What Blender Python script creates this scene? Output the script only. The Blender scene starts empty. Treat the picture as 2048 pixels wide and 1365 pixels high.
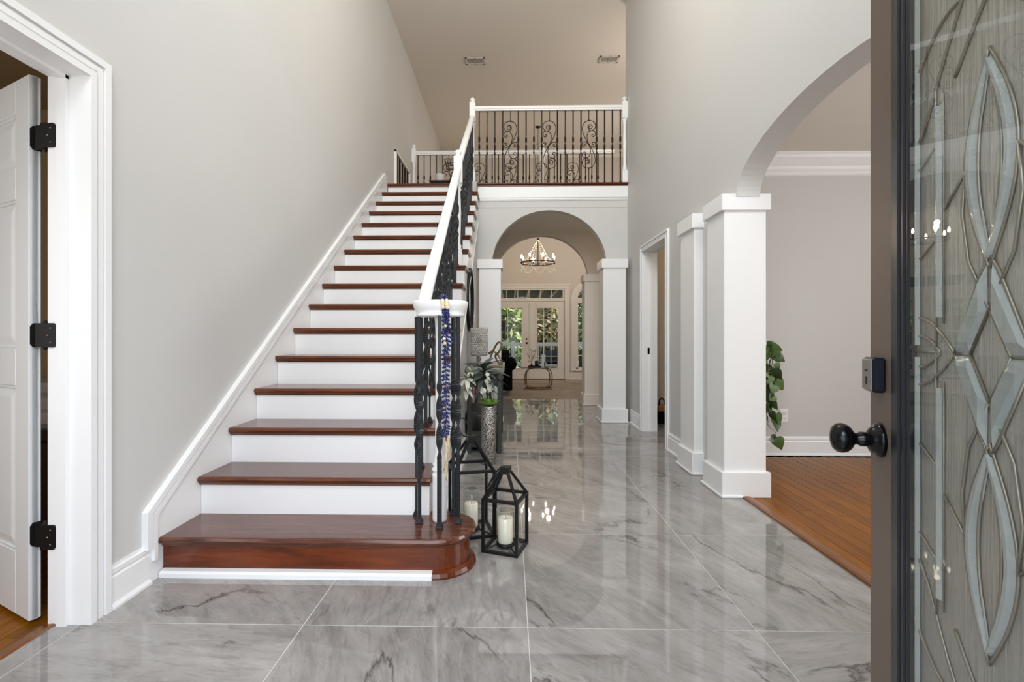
import bpy, bmesh, math, random
from mathutils import Matrix, Vector
random.seed(7)
PI = math.pi
S = bpy.context.scene
COL = S.collection

# ---------------------------------------------------------------- camera
cam_d = bpy.data.cameras.new('camera')
cam = bpy.data.objects.new('camera', cam_d)
COL.objects.link(cam)
YAW = math.atan(20 / 955)
cam.location = (0, 0, 1.05)
cam.rotation_euler = (PI / 2, 0, YAW)
cam_d.sensor_width = 36
cam_d.lens = 955 / 2048 * 36
cam_d.shift_x = 24 / 2048
cam_d.shift_y = -11.5 / 2048
cam_d.clip_start = 0.02
cam_d.clip_end = 200
S.camera = cam

# ---------------------------------------------------------------- colour management, sky, sun, lights
S.view_settings.view_transform = 'Standard'
S.view_settings.look = 'None'
S.view_settings.exposure = -0.04
S.view_settings.gamma = 1.0
S.view_settings.use_curve_mapping = False
S.cycles.max_bounces = 12
S.cycles.diffuse_bounces = 5
S.cycles.glossy_bounces = 5
S.cycles.transmission_bounces = 10
S.cycles.transparent_max_bounces = 12
S.cycles.sample_clamp_indirect = 6
S.cycles.caustics_reflective = False
S.cycles.caustics_refractive = False

W = bpy.data.worlds.new('world')
S.world = W
W.use_nodes = True
wn = W.node_tree.nodes
sky = wn.new('ShaderNodeTexSky')
sky.sky_type = 'NISHITA'
sky.sun_disc = False
sky.sun_elevation = math.radians(48)
sky.sun_rotation = math.radians(80)
W.node_tree.links.new(sky.outputs[0], wn['Background'].inputs[0])
wn['Background'].inputs[1].default_value = 0.36

def sun(name, strength, color, rot):
    d = bpy.data.lights.new(name, 'SUN'); d.energy = strength; d.color = color; d.angle = math.radians(2)
    o = bpy.data.objects.new(name, d); o.rotation_euler = rot; COL.objects.link(o)
    return o

def area(name, loc, target, sx, sy, power, color=(1, 1, 1), spread=180):
    d = bpy.data.lights.new(name, 'AREA')
    d.shape = 'RECTANGLE'; d.size = sx; d.size_y = sy
    d.energy = power; d.color = color; d.spread = math.radians(spread)
    o = bpy.data.objects.new(name, d)
    o.location = loc
    v = Vector(target) - Vector(loc)
    o.rotation_euler = v.to_track_quat('-Z', 'Y').to_euler()
    COL.objects.link(o)
    return o

def point(name, loc, power, color, r=0.05):
    d = bpy.data.lights.new(name, 'POINT'); d.energy = power; d.color = color; d.shadow_soft_size = r
    o = bpy.data.objects.new(name, d); o.location = loc; COL.objects.link(o)
    return o

WARM = (1.0, 0.80, 0.58)
SOFT = (1.0, 0.93, 0.85)
DAY = (0.985, 0.985, 0.985)
sun('sun', 10.0, (1.0, 0.95, 0.85), Vector((-.72, -.22, -.66)).to_track_quat('-Z', 'Y').to_euler())
# daylight through the open entrance, the window above it, the dining room window; side fill added in the great room
area('entrance_daylight', (-0.25, -1.0, 1.35), (-0.2, 3.0, 1.2), 2.4, 2.3, 46, DAY)
area('foyer_window_daylight', (0.1, -1.2, 4.2), (0.0, 5.0, 2.8), 3.4, 3.0, 310, DAY)
area('dining_window_daylight', (4.35, 1.9, 1.5), (1.5, 2.2, 1.2), 2.2, 1.7, 86, DAY)
area('great_room_side_fill', (4.5, 10.2, 2.2), (0.3, 10.2, 1.8), 3.0, 3.0, 60, DAY)  # unseen side fill added; the right wall has no window
# unseen fill points added to lift the foyer, loft, passage and great room
point('foyer_fill', (0.1, 3.2, 4.45), 66, SOFT, .3)  # added fill for ceiling and walls, no pendant hangs here
point('loft_fill', (2.4, 6.8, 4.1), 30, SOFT, .15)  # added fill that brightens the loft ceiling
point('passage_fill', (2.5, 6.75, 2.1), 9, WARM, .1)  # added warm fill, kept out of sight behind the columns
point('great_room_fill', (3.6, 9.6, 4.2), 45, SOFT, .2)  # added fill for the raised ceiling
area('side_room_window_daylight', (-2.4, 0.30, 1.3), (-2.4, 2.0, 1.2), 1.2, 1.6, 14, DAY)
point('study_light', (2.5, 5.0, 2.3), 7, WARM, .1)  # warm point light in the room behind the right doorway

# ---------------------------------------------------------------- mesh helpers
RM = {}

class MB:
    def __init__(self):
        self.v = []; self.f = []; self.s = []
    def add(self, verts, faces, smooth=False, M=None):
        n = len(self.v)
        if M is not None:
            verts = [M @ Vector(p) for p in verts]
        self.v += [tuple(p) for p in verts]
        self.f += [tuple(i + n for i in f) for f in faces]
        self.s += [smooth] * len(faces)
        return self
    def box(self, x0, x1, y0, y1, z0, z1, b=0.0, M=None):
        if x0 > x1: x0, x1 = x1, x0
        if y0 > y1: y0, y1 = y1, y0
        if z0 > z1: z0, z1 = z1, z0
        b = min(b, (x1 - x0) * .45, (y1 - y0) * .45, (z1 - z0) * .45)
        if b <= 0:
            v = [(x, y, z) for z in (z0, z1) for y in (y0, y1) for x in (x0, x1)]
            f = [(0, 2, 3, 1), (4, 5, 7, 6), (0, 1, 5, 4), (2, 6, 7, 3), (0, 4, 6, 2), (1, 3, 7, 5)]
            return self.add(v, f, False, M)
        X = (x0, x1); Y = (y0, y1); Z = (z0, z1)
        v = []; idx = {}
        for i in (0, 1):
            for j in (0, 1):
                for k in (0, 1):
                    xi = X[i] + (b if i == 0 else -b); yj = Y[j] + (b if j == 0 else -b); zk = Z[k] + (b if k == 0 else -b)
                    for a, p in enumerate(((X[i], yj, zk), (xi, Y[j], zk), (xi, yj, Z[k]))):
                        idx[(i, j, k, a)] = len(v); v.append(p)
        g = lambda i, j, k, a: idx[(i, j, k, a)]
        f = []
        for i in (0, 1): f.append((g(i, 0, 0, 0), g(i, 1, 0, 0), g(i, 1, 1, 0), g(i, 0, 1, 0)))
        for j in (0, 1): f.append((g(0, j, 0, 1), g(1, j, 0, 1), g(1, j, 1, 1), g(0, j, 1, 1)))
        for k in (0, 1): f.append((g(0, 0, k, 2), g(1, 0, k, 2), g(1, 1, k, 2), g(0, 1, k, 2)))
        for i in (0, 1):
            for j in (0, 1): f.append((g(i, j, 0, 0), g(i, j, 1, 0), g(i, j, 1, 1), g(i, j, 0, 1)))
        for i in (0, 1):
            for k in (0, 1): f.append((g(i, 0, k, 0), g(i, 1, k, 0), g(i, 1, k, 2), g(i, 0, k, 2)))
        for j in (0, 1):
            for k in (0, 1): f.append((g(0, j, k, 1), g(1, j, k, 1), g(1, j, k, 2), g(0, j, k, 2)))
        for i in (0, 1):
            for j in (0, 1):
                for k in (0, 1): f.append((g(i, j, k, 0), g(i, j, k, 1), g(i, j, k, 2)))
        return self.add(v, f, False, M)
    def prism(self, poly, plane, d0, d1, M=None, smooth=False):
        n = len(poly)
        def P(a, b, d):
            return {'XZ': (a, d, b), 'YZ': (d, a, b), 'XY': (a, b, d)}[plane]
        v = [P(a, b, d0) for a, b in poly] + [P(a, b, d1) for a, b in poly]
        f = [tuple(range(n)), tuple(range(2 * n - 1, n - 1, -1))]
        self.add(v, f, False, M)
        k = len(self.v) - 2 * n
        for i in range(n):
            j = (i + 1) % n
            self.f.append((k + i, k + n + i, k + n + j, k + j)); self.s.append(smooth)
        return self
    def tube(self, pts, r, n=8, closed=False, M=None, smooth=True):
        P = [Vector(p) for p in pts]; m = len(P)
        R = r if isinstance(r, (list, tuple)) else [r] * m
        T = []
        for i in range(m):
            if closed: t = P[(i + 1) % m] - P[i - 1]
            else: t = P[min(i + 1, m - 1)] - P[max(i - 1, 0)]
            T.append(t.normalized() if t.length > 1e-9 else Vector((0, 0, 1)))
        u = T[0].orthogonal().normalized()
        if abs(T[0].z) > .99: u = Vector((1, 0, 0))
        v = []
        for i in range(m):
            u = (u - T[i] * u.dot(T[i]))
            u = u.normalized() if u.length > 1e-6 else T[i].orthogonal().normalized()
            w = T[i].cross(u)
            for k in range(n):
                a = 2 * PI * (k + .5) / n
                v.append(P[i] + (u * math.cos(a) + w * math.sin(a)) * R[i])
        f = []
        for i in range(m if closed else m - 1):
            j = (i + 1) % m
            for k in range(n):
                l = (k + 1) % n
                f.append((i * n + k, i * n + l, j * n + l, j * n + k))
        self.add(v, f, smooth and n > 4, M)
        if not closed:
            b = len(self.v) - m * n
            self.f.append(tuple(b + k for k in range(n))[::-1]); self.s.append(False)
            self.f.append(tuple(b + (m - 1) * n + k for k in range(n))); self.s.append(False)
        return self
    def lathe(self, prof, c=(0, 0, 0), n=24, M=None, smooth=True, sx=1, sy=1):
        v = []; f = []; m = len(prof)
        for r, z in prof:
            for k in range(n):
                a = 2 * PI * k / n
                v.append((c[0] + r * sx * math.cos(a), c[1] + r * sy * math.sin(a), c[2] + z))
        for i in range(m - 1):
            for k in range(n):
                l = (k + 1) % n
                f.append((i * n + k, i * n + l, (i + 1) * n + l, (i + 1) * n + k))
        self.add(v, f, smooth, M)
        b = len(self.v) - m * n
        if prof[0][0] > 1e-6: self.f.append(tuple(b + k for k in range(n))[::-1]); self.s.append(False)
        if prof[-1][0] > 1e-6: self.f.append(tuple(b + (m - 1) * n + k for k in range(n))); self.s.append(False)
        return self
    def ball(self, c, r, n=12, sx=1, sy=1, sz=1, M=None):
        m = max(4, n // 2)
        prof = [(max(1e-7, r * math.sin(PI * i / m)), -r * sz * math.cos(PI * i / m)) for i in range(m + 1)]
        return self.lathe(prof, c, n, M, True, sx, sy)
    def sweep(self, secs, smooth=False):
        # secs: list of equal-length rings of points, capped at both ends
        n = len(secs[0]); v = [p for s in secs for p in s]; f = []
        for i in range(len(secs) - 1):
            for k in range(n):
                l = (k + 1) % n
                f.append((i * n + k, i * n + l, (i + 1) * n + l, (i + 1) * n + k))
        f.append(tuple(range(n))[::-1]); f.append(tuple((len(secs) - 1) * n + k for k in range(n)))
        return self.add(v, f, smooth)
    def mesh(self, name, mat, inv=None):
        me = bpy.data.meshes.new(name)
        vs = self.v if inv is None else [tuple(inv @ Vector(p)) for p in self.v]
        me.from_pydata(vs, [], self.f)
        me.polygons.foreach_set('use_smooth', self.s)
        bm = bmesh.new(); bm.from_mesh(me)
        bmesh.ops.recalc_face_normals(bm, faces=bm.faces)
        bm.to_mesh(me); bm.free()
        for m in (mat if isinstance(mat, (list, tuple)) else [mat]):
            me.materials.append(m)
        return me

def props(o, label=None, cat=None, group=None, kind=None):
    if label: o['label'] = label
    if cat: o['category'] = cat
    if group: o['group'] = group
    if kind: o['kind'] = kind
    return o

def link(name, me, parent=None, loc=None, rot=None):
    o = bpy.data.objects.new(name, me)
    COL.objects.link(o)
    if parent is not None: o.parent = parent
    if loc is not None: o.location = loc
    if rot is not None: o.rotation_euler = rot
    return o

def root_of(p):
    while p.parent is not None: p = p.parent
    return p

def part(name, mb, mat, parent, label=None, kind=None):
    """mesh given in world coordinates, linked under parent"""
    r = root_of(parent)
    inv = RM[r.name].inverted() if r.name in RM else None
    o = link(name, mb.mesh(name, mat, inv), parent)
    return props(o, label, None, None, kind)

def thing(name, label, cat, loc=(0, 0, 0), rz=0.0, group=None, kind=None):
    o = bpy.data.objects.new(name, None)
    o.empty_display_size = .1
    o.location = loc; o.rotation_euler = (0, 0, rz)
    COL.objects.link(o)
    RM[o.name] = Matrix.Translation(loc) @ Matrix.Rotation(rz, 4, 'Z')
    return props(o, label, cat, group, kind)

def solo(name, mb, mat, label, cat, loc=(0, 0, 0), group=None):
    M = Matrix.Translation(loc)
    o = link(name, mb.mesh(name, mat, M.inverted()), None, loc)
    RM[o.name] = M
    return props(o, label, cat, group)

def struct(name, mb, mat, label=None):
    o = link(name, mb.mesh(name, mat))
    return props(o, label, None, None, 'structure')

def arc(cx, cz, rx, rz, a0, a1, n):
    return [(cx + rx * math.cos(a0 + (a1 - a0) * i / n), cz + rz * math.sin(a0 + (a1 - a0) * i / n)) for i in range(n + 1)]

def spline(pts, n=6):
    P = [Vector(p) for p in pts]; out = []
    for i in range(len(P) - 1):
        p0 = P[max(i - 1, 0)]; p1 = P[i]; p2 = P[i + 1]; p3 = P[min(i + 2, len(P) - 1)]
        for k in range(n):
            t = k / n
            out.append(.5 * ((2 * p1) + (p2 - p0) * t + (2 * p0 - 5 * p1 + 4 * p2 - p3) * t * t + (3 * p1 - p0 - 3 * p2 + p3) * t ** 3))
    out.append(P[-1])
    return out

# ---------------------------------------------------------------- materials
def lin(r, g, b):
    return tuple(((c / 255) / 12.92 if c / 255 <= .04045 else ((c / 255 + .055) / 1.055) ** 2.4) for c in (r, g, b)) + (1,)

def mat(name, rgb, rough=.5, metal=0.0, spec=.5, bump=None, noise=None, trans=0.0, ior=1.45, emit=None, coat=0.0, sheen=0.0):
    """bump=(scale,strength), noise=(scale, rgb2, detail)"""
    m = bpy.data.materials.new(name); m.use_nodes = True
    nt = m.node_tree; b = nt.nodes['Principled BSDF']; L = nt.links.new
    b.inputs['Base Color'].default_value = lin(*rgb)
    b.inputs['Roughness'].default_value = rough
    b.inputs['Metallic'].default_value = metal
    b.inputs['Specular IOR Level'].default_value = spec
    b.inputs['IOR'].default_value = ior
    b.inputs['Transmission Weight'].default_value = trans
    b.inputs['Coat Weight'].default_value = coat
    b.inputs['Sheen Weight'].default_value = sheen
    if noise or bump:
        tc = nt.nodes.new('ShaderNodeTexCoord')
    if noise:
        nz = nt.nodes.new('ShaderNodeTexNoise'); nz.inputs['Scale'].default_value = noise[0]
        nz.inputs['Detail'].default_value = noise[2] if len(noise) > 2 else 3
        mx = nt.nodes.new('ShaderNodeMix'); mx.data_type = 'RGBA'
        L(tc.outputs['Object'], nz.inputs['Vector']); L(nz.outputs['Fac'], mx.inputs[0])
        mx.inputs[6].default_value = lin(*rgb); mx.inputs[7].default_value = lin(*noise[1])
        L(mx.outputs[2], b.inputs['Base Color'])
    if bump:
        nb = nt.nodes.new('ShaderNodeTexNoise'); nb.inputs['Scale'].default_value = bump[0]; nb.inputs['Detail'].default_value = 4
        bp = nt.nodes.new('ShaderNodeBump'); bp.inputs['Strength'].default_value = bump[1]; bp.inputs['Distance'].default_value = .01
        L(tc.outputs['Object'], nb.inputs['Vector']); L(nb.outputs['Fac'], bp.inputs['Height']); L(bp.outputs[0], b.inputs['Normal'])
    if emit:
        b.inputs['Emission Color'].default_value = lin(*emit[0]); b.inputs['Emission Strength'].default_value = emit[1]
    return m

def ramp(nt, stops):
    r = nt.nodes.new('ShaderNodeValToRGB'); e = r.color_ramp.elements
    while len(e) < len(stops): e.new(.5)
    for i, (p, c) in enumerate(stops):
        e[i].position = p; e[i].color = lin(*c)
    return r

def mat_marble():
    m = bpy.data.materials.new('polished_grey_marble'); m.use_nodes = True
    nt = m.node_tree; b = nt.nodes['Principled BSDF']; L = nt.links.new
    N = nt.nodes.new
    tc = N('ShaderNodeTexCoord'); oi = N('ShaderNodeObjectInfo')
    mp = N('ShaderNodeMapping')
    mul = N('ShaderNodeVectorMath'); mul.operation = 'SCALE'; mul.inputs[3].default_value = 37.0
    cmb = N('ShaderNodeCombineXYZ')
    L(oi.outputs['Random'], cmb.inputs[0]); L(oi.outputs['Random'], cmb.inputs[1]); L(oi.outputs['Random'], cmb.inputs[2])
    L(cmb.outputs[0], mul.inputs[0])
    rot = N('ShaderNodeMath'); rot.operation = 'MULTIPLY_ADD'; rot.inputs[1].default_value = 2.2; rot.inputs[2].default_value = -.4
    L(oi.outputs['Random'], rot.inputs[0])
    crot = N('ShaderNodeCombineXYZ'); L(rot.outputs[0], crot.inputs[2])
    L(crot.outputs[0], mp.inputs['Rotation'])
    L(tc.outputs['Object'], mp.inputs['Vector']); L(mul.outputs[0], mp.inputs['Location'])
    # cloudy base, stretched along one direction
    st = N('ShaderNodeMapping'); st.inputs['Scale'].default_value = (1.0, 2.3, 1.0)
    L(mp.outputs[0], st.inputs['Vector'])
    n1 = N('ShaderNodeTexNoise'); n1.inputs['Scale'].default_value = 1.9; n1.inputs['Detail'].default_value = 12; n1.inputs['Roughness'].default_value = .7; n1.inputs['Distortion'].default_value = .8
    L(st.outputs[0], n1.inputs['Vector'])
    r1 = ramp(nt, [(.28, (118, 114, 111)), (.44, (147, 144, 141)), (.58, (162, 159, 156)), (.78, (186, 184, 181))])
    L(n1.outputs['Fac'], r1.inputs[0])
    # fine streaks
    st2 = N('ShaderNodeMapping'); st2.inputs['Scale'].default_value = (2.6, 15.0, 1.0); st2.inputs['Rotation'].default_value = (0, 0, .15)
    L(mp.outputs[0], st2.inputs['Vector'])
    n2 = N('ShaderNodeTexNoise'); n2.inputs['Scale'].default_value = 3.0; n2.inputs['Detail'].default_value = 10; n2.inputs['Roughness'].default_value = .7; n2.inputs['Distortion'].default_value = 1.0
    L(st2.outputs[0], n2.inputs['Vector'])
    r2 = ramp(nt, [(.34, (216, 216, 216)), (.5, (255, 255, 255))])
    L(n2.outputs['Fac'], r2.inputs[0])
    mx = N('ShaderNodeMix'); mx.data_type = 'RGBA'; mx.blend_type = 'MULTIPLY'; mx.inputs[0].default_value = .75
    L(r1.outputs[0], mx.inputs[6]); L(r2.outputs[0], mx.inputs[7])
    # dark thin veins: zero crossing of a distorted noise
    n3 = N('ShaderNodeTexNoise'); n3.inputs['Scale'].default_value = .85; n3.inputs['Detail'].default_value = 11; n3.inputs['Roughness'].default_value = .58; n3.inputs['Distortion'].default_value = .3
    st3 = N('ShaderNodeMapping'); st3.inputs['Scale'].default_value = (1.0, 2.4, 1.0); st3.inputs['Location'].default_value = (3, 5, 0)
    L(mp.outputs[0], st3.inputs['Vector']); L(st3.outputs[0], n3.inputs['Vector'])
    sb = N('ShaderNodeMath'); sb.operation = 'SUBTRACT'; sb.inputs[1].default_value = .5
    ab = N('ShaderNodeMath'); ab.operation = 'ABSOLUTE'
    L(n3.outputs['Fac'], sb.inputs[0]); L(sb.outputs[0], ab.inputs[0])
    r3 = ramp(nt, [(.0, (132, 127, 125)), (.004, (198, 195, 193)), (.016, (255, 255, 255))])
    L(ab.outputs[0], r3.inputs[0])
    # veins appear only in patches
    n4 = N('ShaderNodeTexNoise'); n4.inputs['Scale'].default_value = 2.6; n4.inputs['Detail'].default_value = 3
    L(mp.outputs[0], n4.inputs['Vector'])
    r4 = ramp(nt, [(.46, (0, 0, 0)), (.60, (255, 255, 255))])
    L(n4.outputs['Fac'], r4.inputs[0])
    mx2 = N('ShaderNodeMix'); mx2.data_type = 'RGBA'; mx2.blend_type = 'MULTIPLY'
    L(r4.outputs[0], mx2.inputs[0]); L(mx.outputs[2], mx2.inputs[6]); L(r3.outputs[0], mx2.inputs[7])
    # fine pale scratches
    n5 = N('ShaderNodeTexNoise'); n5.inputs['Scale'].default_value = 2.1; n5.inputs['Detail'].default_value = 6; n5.inputs['Roughness'].default_value = .45; n5.inputs['Distortion'].default_value = .4
    st5 = N('ShaderNodeMapping'); st5.inputs['Scale'].default_value = (1.0, 4.5, 1.0); st5.inputs['Rotation'].default_value = (0, 0, .5)
    L(mp.outputs[0], st5.inputs['Vector']); L(st5.outputs[0], n5.inputs['Vector'])
    s5 = N('ShaderNodeMath'); s5.operation = 'SUBTRACT'; s5.inputs[1].default_value = .47
    a5 = N('ShaderNodeMath'); a5.operation = 'ABSOLUTE'
    L(n5.outputs['Fac'], s5.inputs[0]); L(s5.outputs[0], a5.inputs[0])
    r5 = ramp(nt, [(.0, (110, 110, 110)), (.006, (0, 0, 0))])
    L(a5.outputs[0], r5.inputs[0])
    mx3 = N('ShaderNodeMix'); mx3.data_type = 'RGBA'; mx3.inputs[7].default_value = lin(206, 205, 203)
    L(r5.outputs[0], mx3.inputs[0]); L(mx2.outputs[2], mx3.inputs[6])
    L(mx3.outputs[2], b.inputs['Base Color'])
    b.inputs['Roughness'].default_value = .025
    b.inputs['IOR'].default_value = 1.8
    return m

def mat_wood(name, dark, light, rough, scale=(1, 12, 12), rnd=0.0, coat=0.0, grain=1.0):
    """grain along object X when scale is (1,12,12)"""
    m = bpy.data.materials.new(name); m.use_nodes = True
    nt = m.node_tree; b = nt.nodes['Principled BSDF']; L = nt.links.new; N = nt.nodes.new
    tc = N('ShaderNodeTexCoord'); oi = N('ShaderNodeObjectInfo'); mp = N('ShaderNodeMapping')
    mp.inputs['Scale'].default_value = scale
    ml = N('ShaderNodeMath'); ml.operation = 'MULTIPLY'; ml.inputs[1].default_value = 53.0
    L(oi.outputs['Random'], ml.inputs[0])
    cb = N('ShaderNodeCombineXYZ')
    for i in range(3): L(ml.outputs[0], cb.inputs[i])
    L(cb.outputs[0], mp.inputs['Location']); L(tc.outputs['Object'], mp.inputs['Vector'])
    n = N('ShaderNodeTexNoise'); n.inputs['Scale'].default_value = 2.2 * grain; n.inputs['Detail'].default_value = 9; n.inputs['Roughness'].default_value = .6; n.inputs['Distortion'].default_value = 1.2
    L(mp.outputs[0], n.inputs['Vector'])
    r = ramp(nt, [(.28, dark), (.5, tuple((a + c) // 2 for a, c in zip(dark, light))), (.72, light)])
    L(n.outputs['Fac'], r.inputs[0])
    out = r.outputs[0]
    if rnd:
        hs = N('ShaderNodeHueSaturation')
        mr = N('ShaderNodeMapRange'); mr.inputs[3].default_value = 1 - rnd; mr.inputs[4].default_value = 1 + rnd
        L(oi.outputs['Random'], mr.inputs[0]); L(mr.outputs[0], hs.inputs['Value']); L(out, hs.inputs['Color']); out = hs.outputs[0]
    L(out, b.inputs['Base Color'])
    b.inputs['Roughness'].default_value = rough
    b.inputs['Coat Weight'].default_value = coat
    b.inputs['Coat Roughness'].default_value = .12
    return m

M_wall = mat('wall_paint', (208, 207, 205), .55, spec=.25, bump=(220, .04), noise=(1.3, (204, 203, 200)))
M_wall_warm = mat('wall_paint_warm_lit', (210, 201, 190), .6, spec=.25, bump=(220, .04))  # same wall paint, with warm lamp light put into the colour
M_wall_side = mat('side_room_paint', (160, 135, 100), .7, spec=.2, bump=(200, .04))
M_ceil = mat('ceiling_paint', (222, 216, 207), .8, spec=.15, bump=(160, .05))
M_trim = mat('white_trim_paint', (239, 239, 239), .32, spec=.4)
M_trim_warm = mat('white_trim_paint_cream', (228, 222, 214), .35, spec=.4)
M_door = mat('white_door_paint', (228, 230, 230), .38, spec=.4, bump=(90, .03))
M_marble = mat_marble()
M_grout = mat('grout', (214, 212, 208), .6, spec=.2, noise=(40, (204, 202, 198)))
M_tread = mat_wood('tread_wood', (58, 28, 20), (122, 74, 54), .2, (1.0, 14, 14), .08, .2, 1.6)
M_nose = mat_wood('nosing_wood', (64, 28, 12), (122, 66, 30), .28, (1.0, 16, 16), .08, .1, 1.6)
M_riser_wood = mat_wood('riser_wood', (62, 20, 4), (124, 56, 14), .26, (1.0, 7, 7), .0, .1)
M_plank = mat_wood('floor_plank_wood', (114, 66, 10), (150, 94, 24), .34, (14, 1.0, 14), .13, .0)
M_plank.node_tree.nodes['Principled BSDF'].inputs['Specular IOR Level'].default_value = .18
M_thresh = mat_wood('threshold_wood', (104, 60, 24), (140, 88, 44), .3, (14, 1, 14), .05, .2)
M_iron = mat('wrought_iron', (46, 49, 52), .42, metal=.35, bump=(120, .15), noise=(30, (36, 38, 41)))
M_iron_brown = mat('bronze_iron', (52, 40, 30), .45, metal=.4, noise=(30, (40, 31, 24)))
M_black = mat('black_metal', (22, 22, 23), .42, metal=.3)
M_black_gloss = mat('black_gloss', (12, 13, 16), .18, metal=.3)
M_brown_dark = mat('oil_rubbed_bronze', (30, 24, 20), .28, metal=.7)
M_doorpaint = mat('dark_door_paint', (112, 98, 88), .42, spec=.3)
M_doorframe = mat('dark_lite_frame', (34, 37, 42), .3, spec=.5, bump=(60, .05))
M_vent = mat('vent_white', (200, 194, 184), .5)
M_dark = mat('shade_and_joint_dark', (48, 40, 32), .9, spec=.1)  # dark for the vents' painted shade and the bed under the boards
M_gold = mat('antique_gold', (140, 122, 94), .3, metal=.9, noise=(25, (112, 96, 70)))
M_bronze = mat('bronze_ring', (136, 108, 76), .25, metal=.9)
M_console = mat('grey_console_paint', (70, 74, 70), .45, noise=(14, (58, 62, 58)))
M_console_top = mat('console_top', (128, 132, 126), .3, noise=(10, (116, 120, 114)))
M_sofa = mat('black_velvet', (7, 7, 9), .85, spec=.15)
M_candle = mat('candle_wax', (232, 226, 210), .45, spec=.4)
M_candle.node_tree.nodes['Principled BSDF'].inputs['Subsurface Weight'].default_value = .3
M_blue = mat('blue_shell', (20, 34, 100), .22, spec=.6, noise=(60, (14, 24, 74)))
M_cream = mat('cream_shell', (222, 206, 172), .5)
M_ribbon = mat('cream_ribbon', (226, 212, 180), .7, noise=(60, (170, 130, 80)))
M_leaf = mat('ivy_leaf', (58, 88, 40), .4, noise=(22, (108, 132, 78)))
M_leaf_dark = mat('ivy_leaf_dark', (38, 62, 30), .4, noise=(22, (70, 98, 52)))
M_stem = mat('plant_stem', (84, 84, 50), .6)
M_greyleaf = mat('grey_green_leaf', (64, 74, 68), .5, noise=(18, (92, 102, 94)))
M_succ = mat('bright_green_succulent', (112, 168, 62), .4, noise=(20, (150, 196, 96)))
M_petal = mat('white_petal', (236, 234, 226), .5, noise=(30, (214, 216, 198)))
M_green = mat('lily_green', (128, 160, 80), .5)
M_purple = mat('wine_petal', (118, 62, 84), .5)
M_mercury = None
M_rug = mat('rug_pile', (120, 108, 98), .95, spec=.1, noise=(2.2, (168, 156, 142), 8), bump=(300, .3))
M_wood_great = mat_wood('great_room_floor', (104, 76, 54), (140, 108, 80), .25, (1, 12, 12), .05, .2)
M_white_pot = mat('white_ceramic', (226, 224, 216), .3, bump=(50, .1))
M_plastic = mat('white_plastic', (238, 238, 236), .3)
M_screw = mat('steel_screw', (150, 150, 150), .35, metal=.8)
M_deck = mat('deck_board', (150, 140, 128), .7, noise=(8, (128, 118, 106)))
M_deck_white = mat('deck_white_paint', (240, 240, 238), .4)
M_grill = mat('grill_cover', (22, 23, 25), .7, bump=(14, .6))
M_outdoor = mat('outdoor_cushion', (96, 102, 106), .85)
M_bark = mat('bark', (84, 70, 56), .9, bump=(20, .8), noise=(12, (58, 48, 38)))
M_fol = [mat('foliage_light', (150, 162, 84), .6, noise=(3, (108, 132, 58))), mat('foliage_mid', (104, 126, 66), .6, noise=(3, (70, 96, 46))), mat('foliage_dry', (176, 156, 108), .7, noise=(3, (110, 104, 60)))]
M_ground = mat('leafy_ground', (120, 100, 66), .95, noise=(4, (84, 88, 44), 8))
M_porch = mat('porch_ceiling', (112, 116, 112), .7)
M_blanket = mat('white_blanket', (206, 202, 194), .85, bump=(9, .5))
M_dresser = mat_wood('dresser_wood', (38, 20, 12), (62, 34, 20), .35)
M_bag = mat('tan_leather', (150, 110, 68), .55, bump=(60, .3))
M_mirror = mat('mirror_glass', (235, 235, 235), .01, metal=1.0)
M_wall_plate = M_plastic
M_bulb = mat('bulb_glow', (255, 244, 220), .3, emit=((255, 236, 205), 28))
M_bead = mat('white_wood_bead', (232, 222, 206), .5)
M_satin = mat('satin_nickel', (150, 146, 140), .35, metal=.6)
M_bolt_dark = mat('lock_dark', (24, 28, 40), .35, metal=.4)

def mat_glass(name, rough=.0, tint=(255, 255, 255), bump=None, ior=1.45):
    m = mat(name, tint, rough, trans=1.0, ior=ior)
    if bump:
        nt = m.node_tree; b = nt.nodes['Principled BSDF']; L = nt.links.new; N = nt.nodes.new
        tc = N('ShaderNodeTexCoord'); mp = N('ShaderNodeMapping'); mp.inputs['Scale'].default_value = bump[0]
        nz = N('ShaderNodeTexNoise'); nz.inputs['Scale'].default_value = 1; nz.inputs['Detail'].default_value = 3
        bp = N('ShaderNodeBump'); bp.inputs['Strength'].default_value = bump[1]; bp.inputs['Distance'].default_value = .01
        L(tc.outputs['Object'], mp.inputs['Vector']); L(mp.outputs[0], nz.inputs['Vector']); L(nz.outputs['Fac'], bp.inputs['Height']); L(bp.outputs[0], b.inputs['Normal'])
    return m

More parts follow.
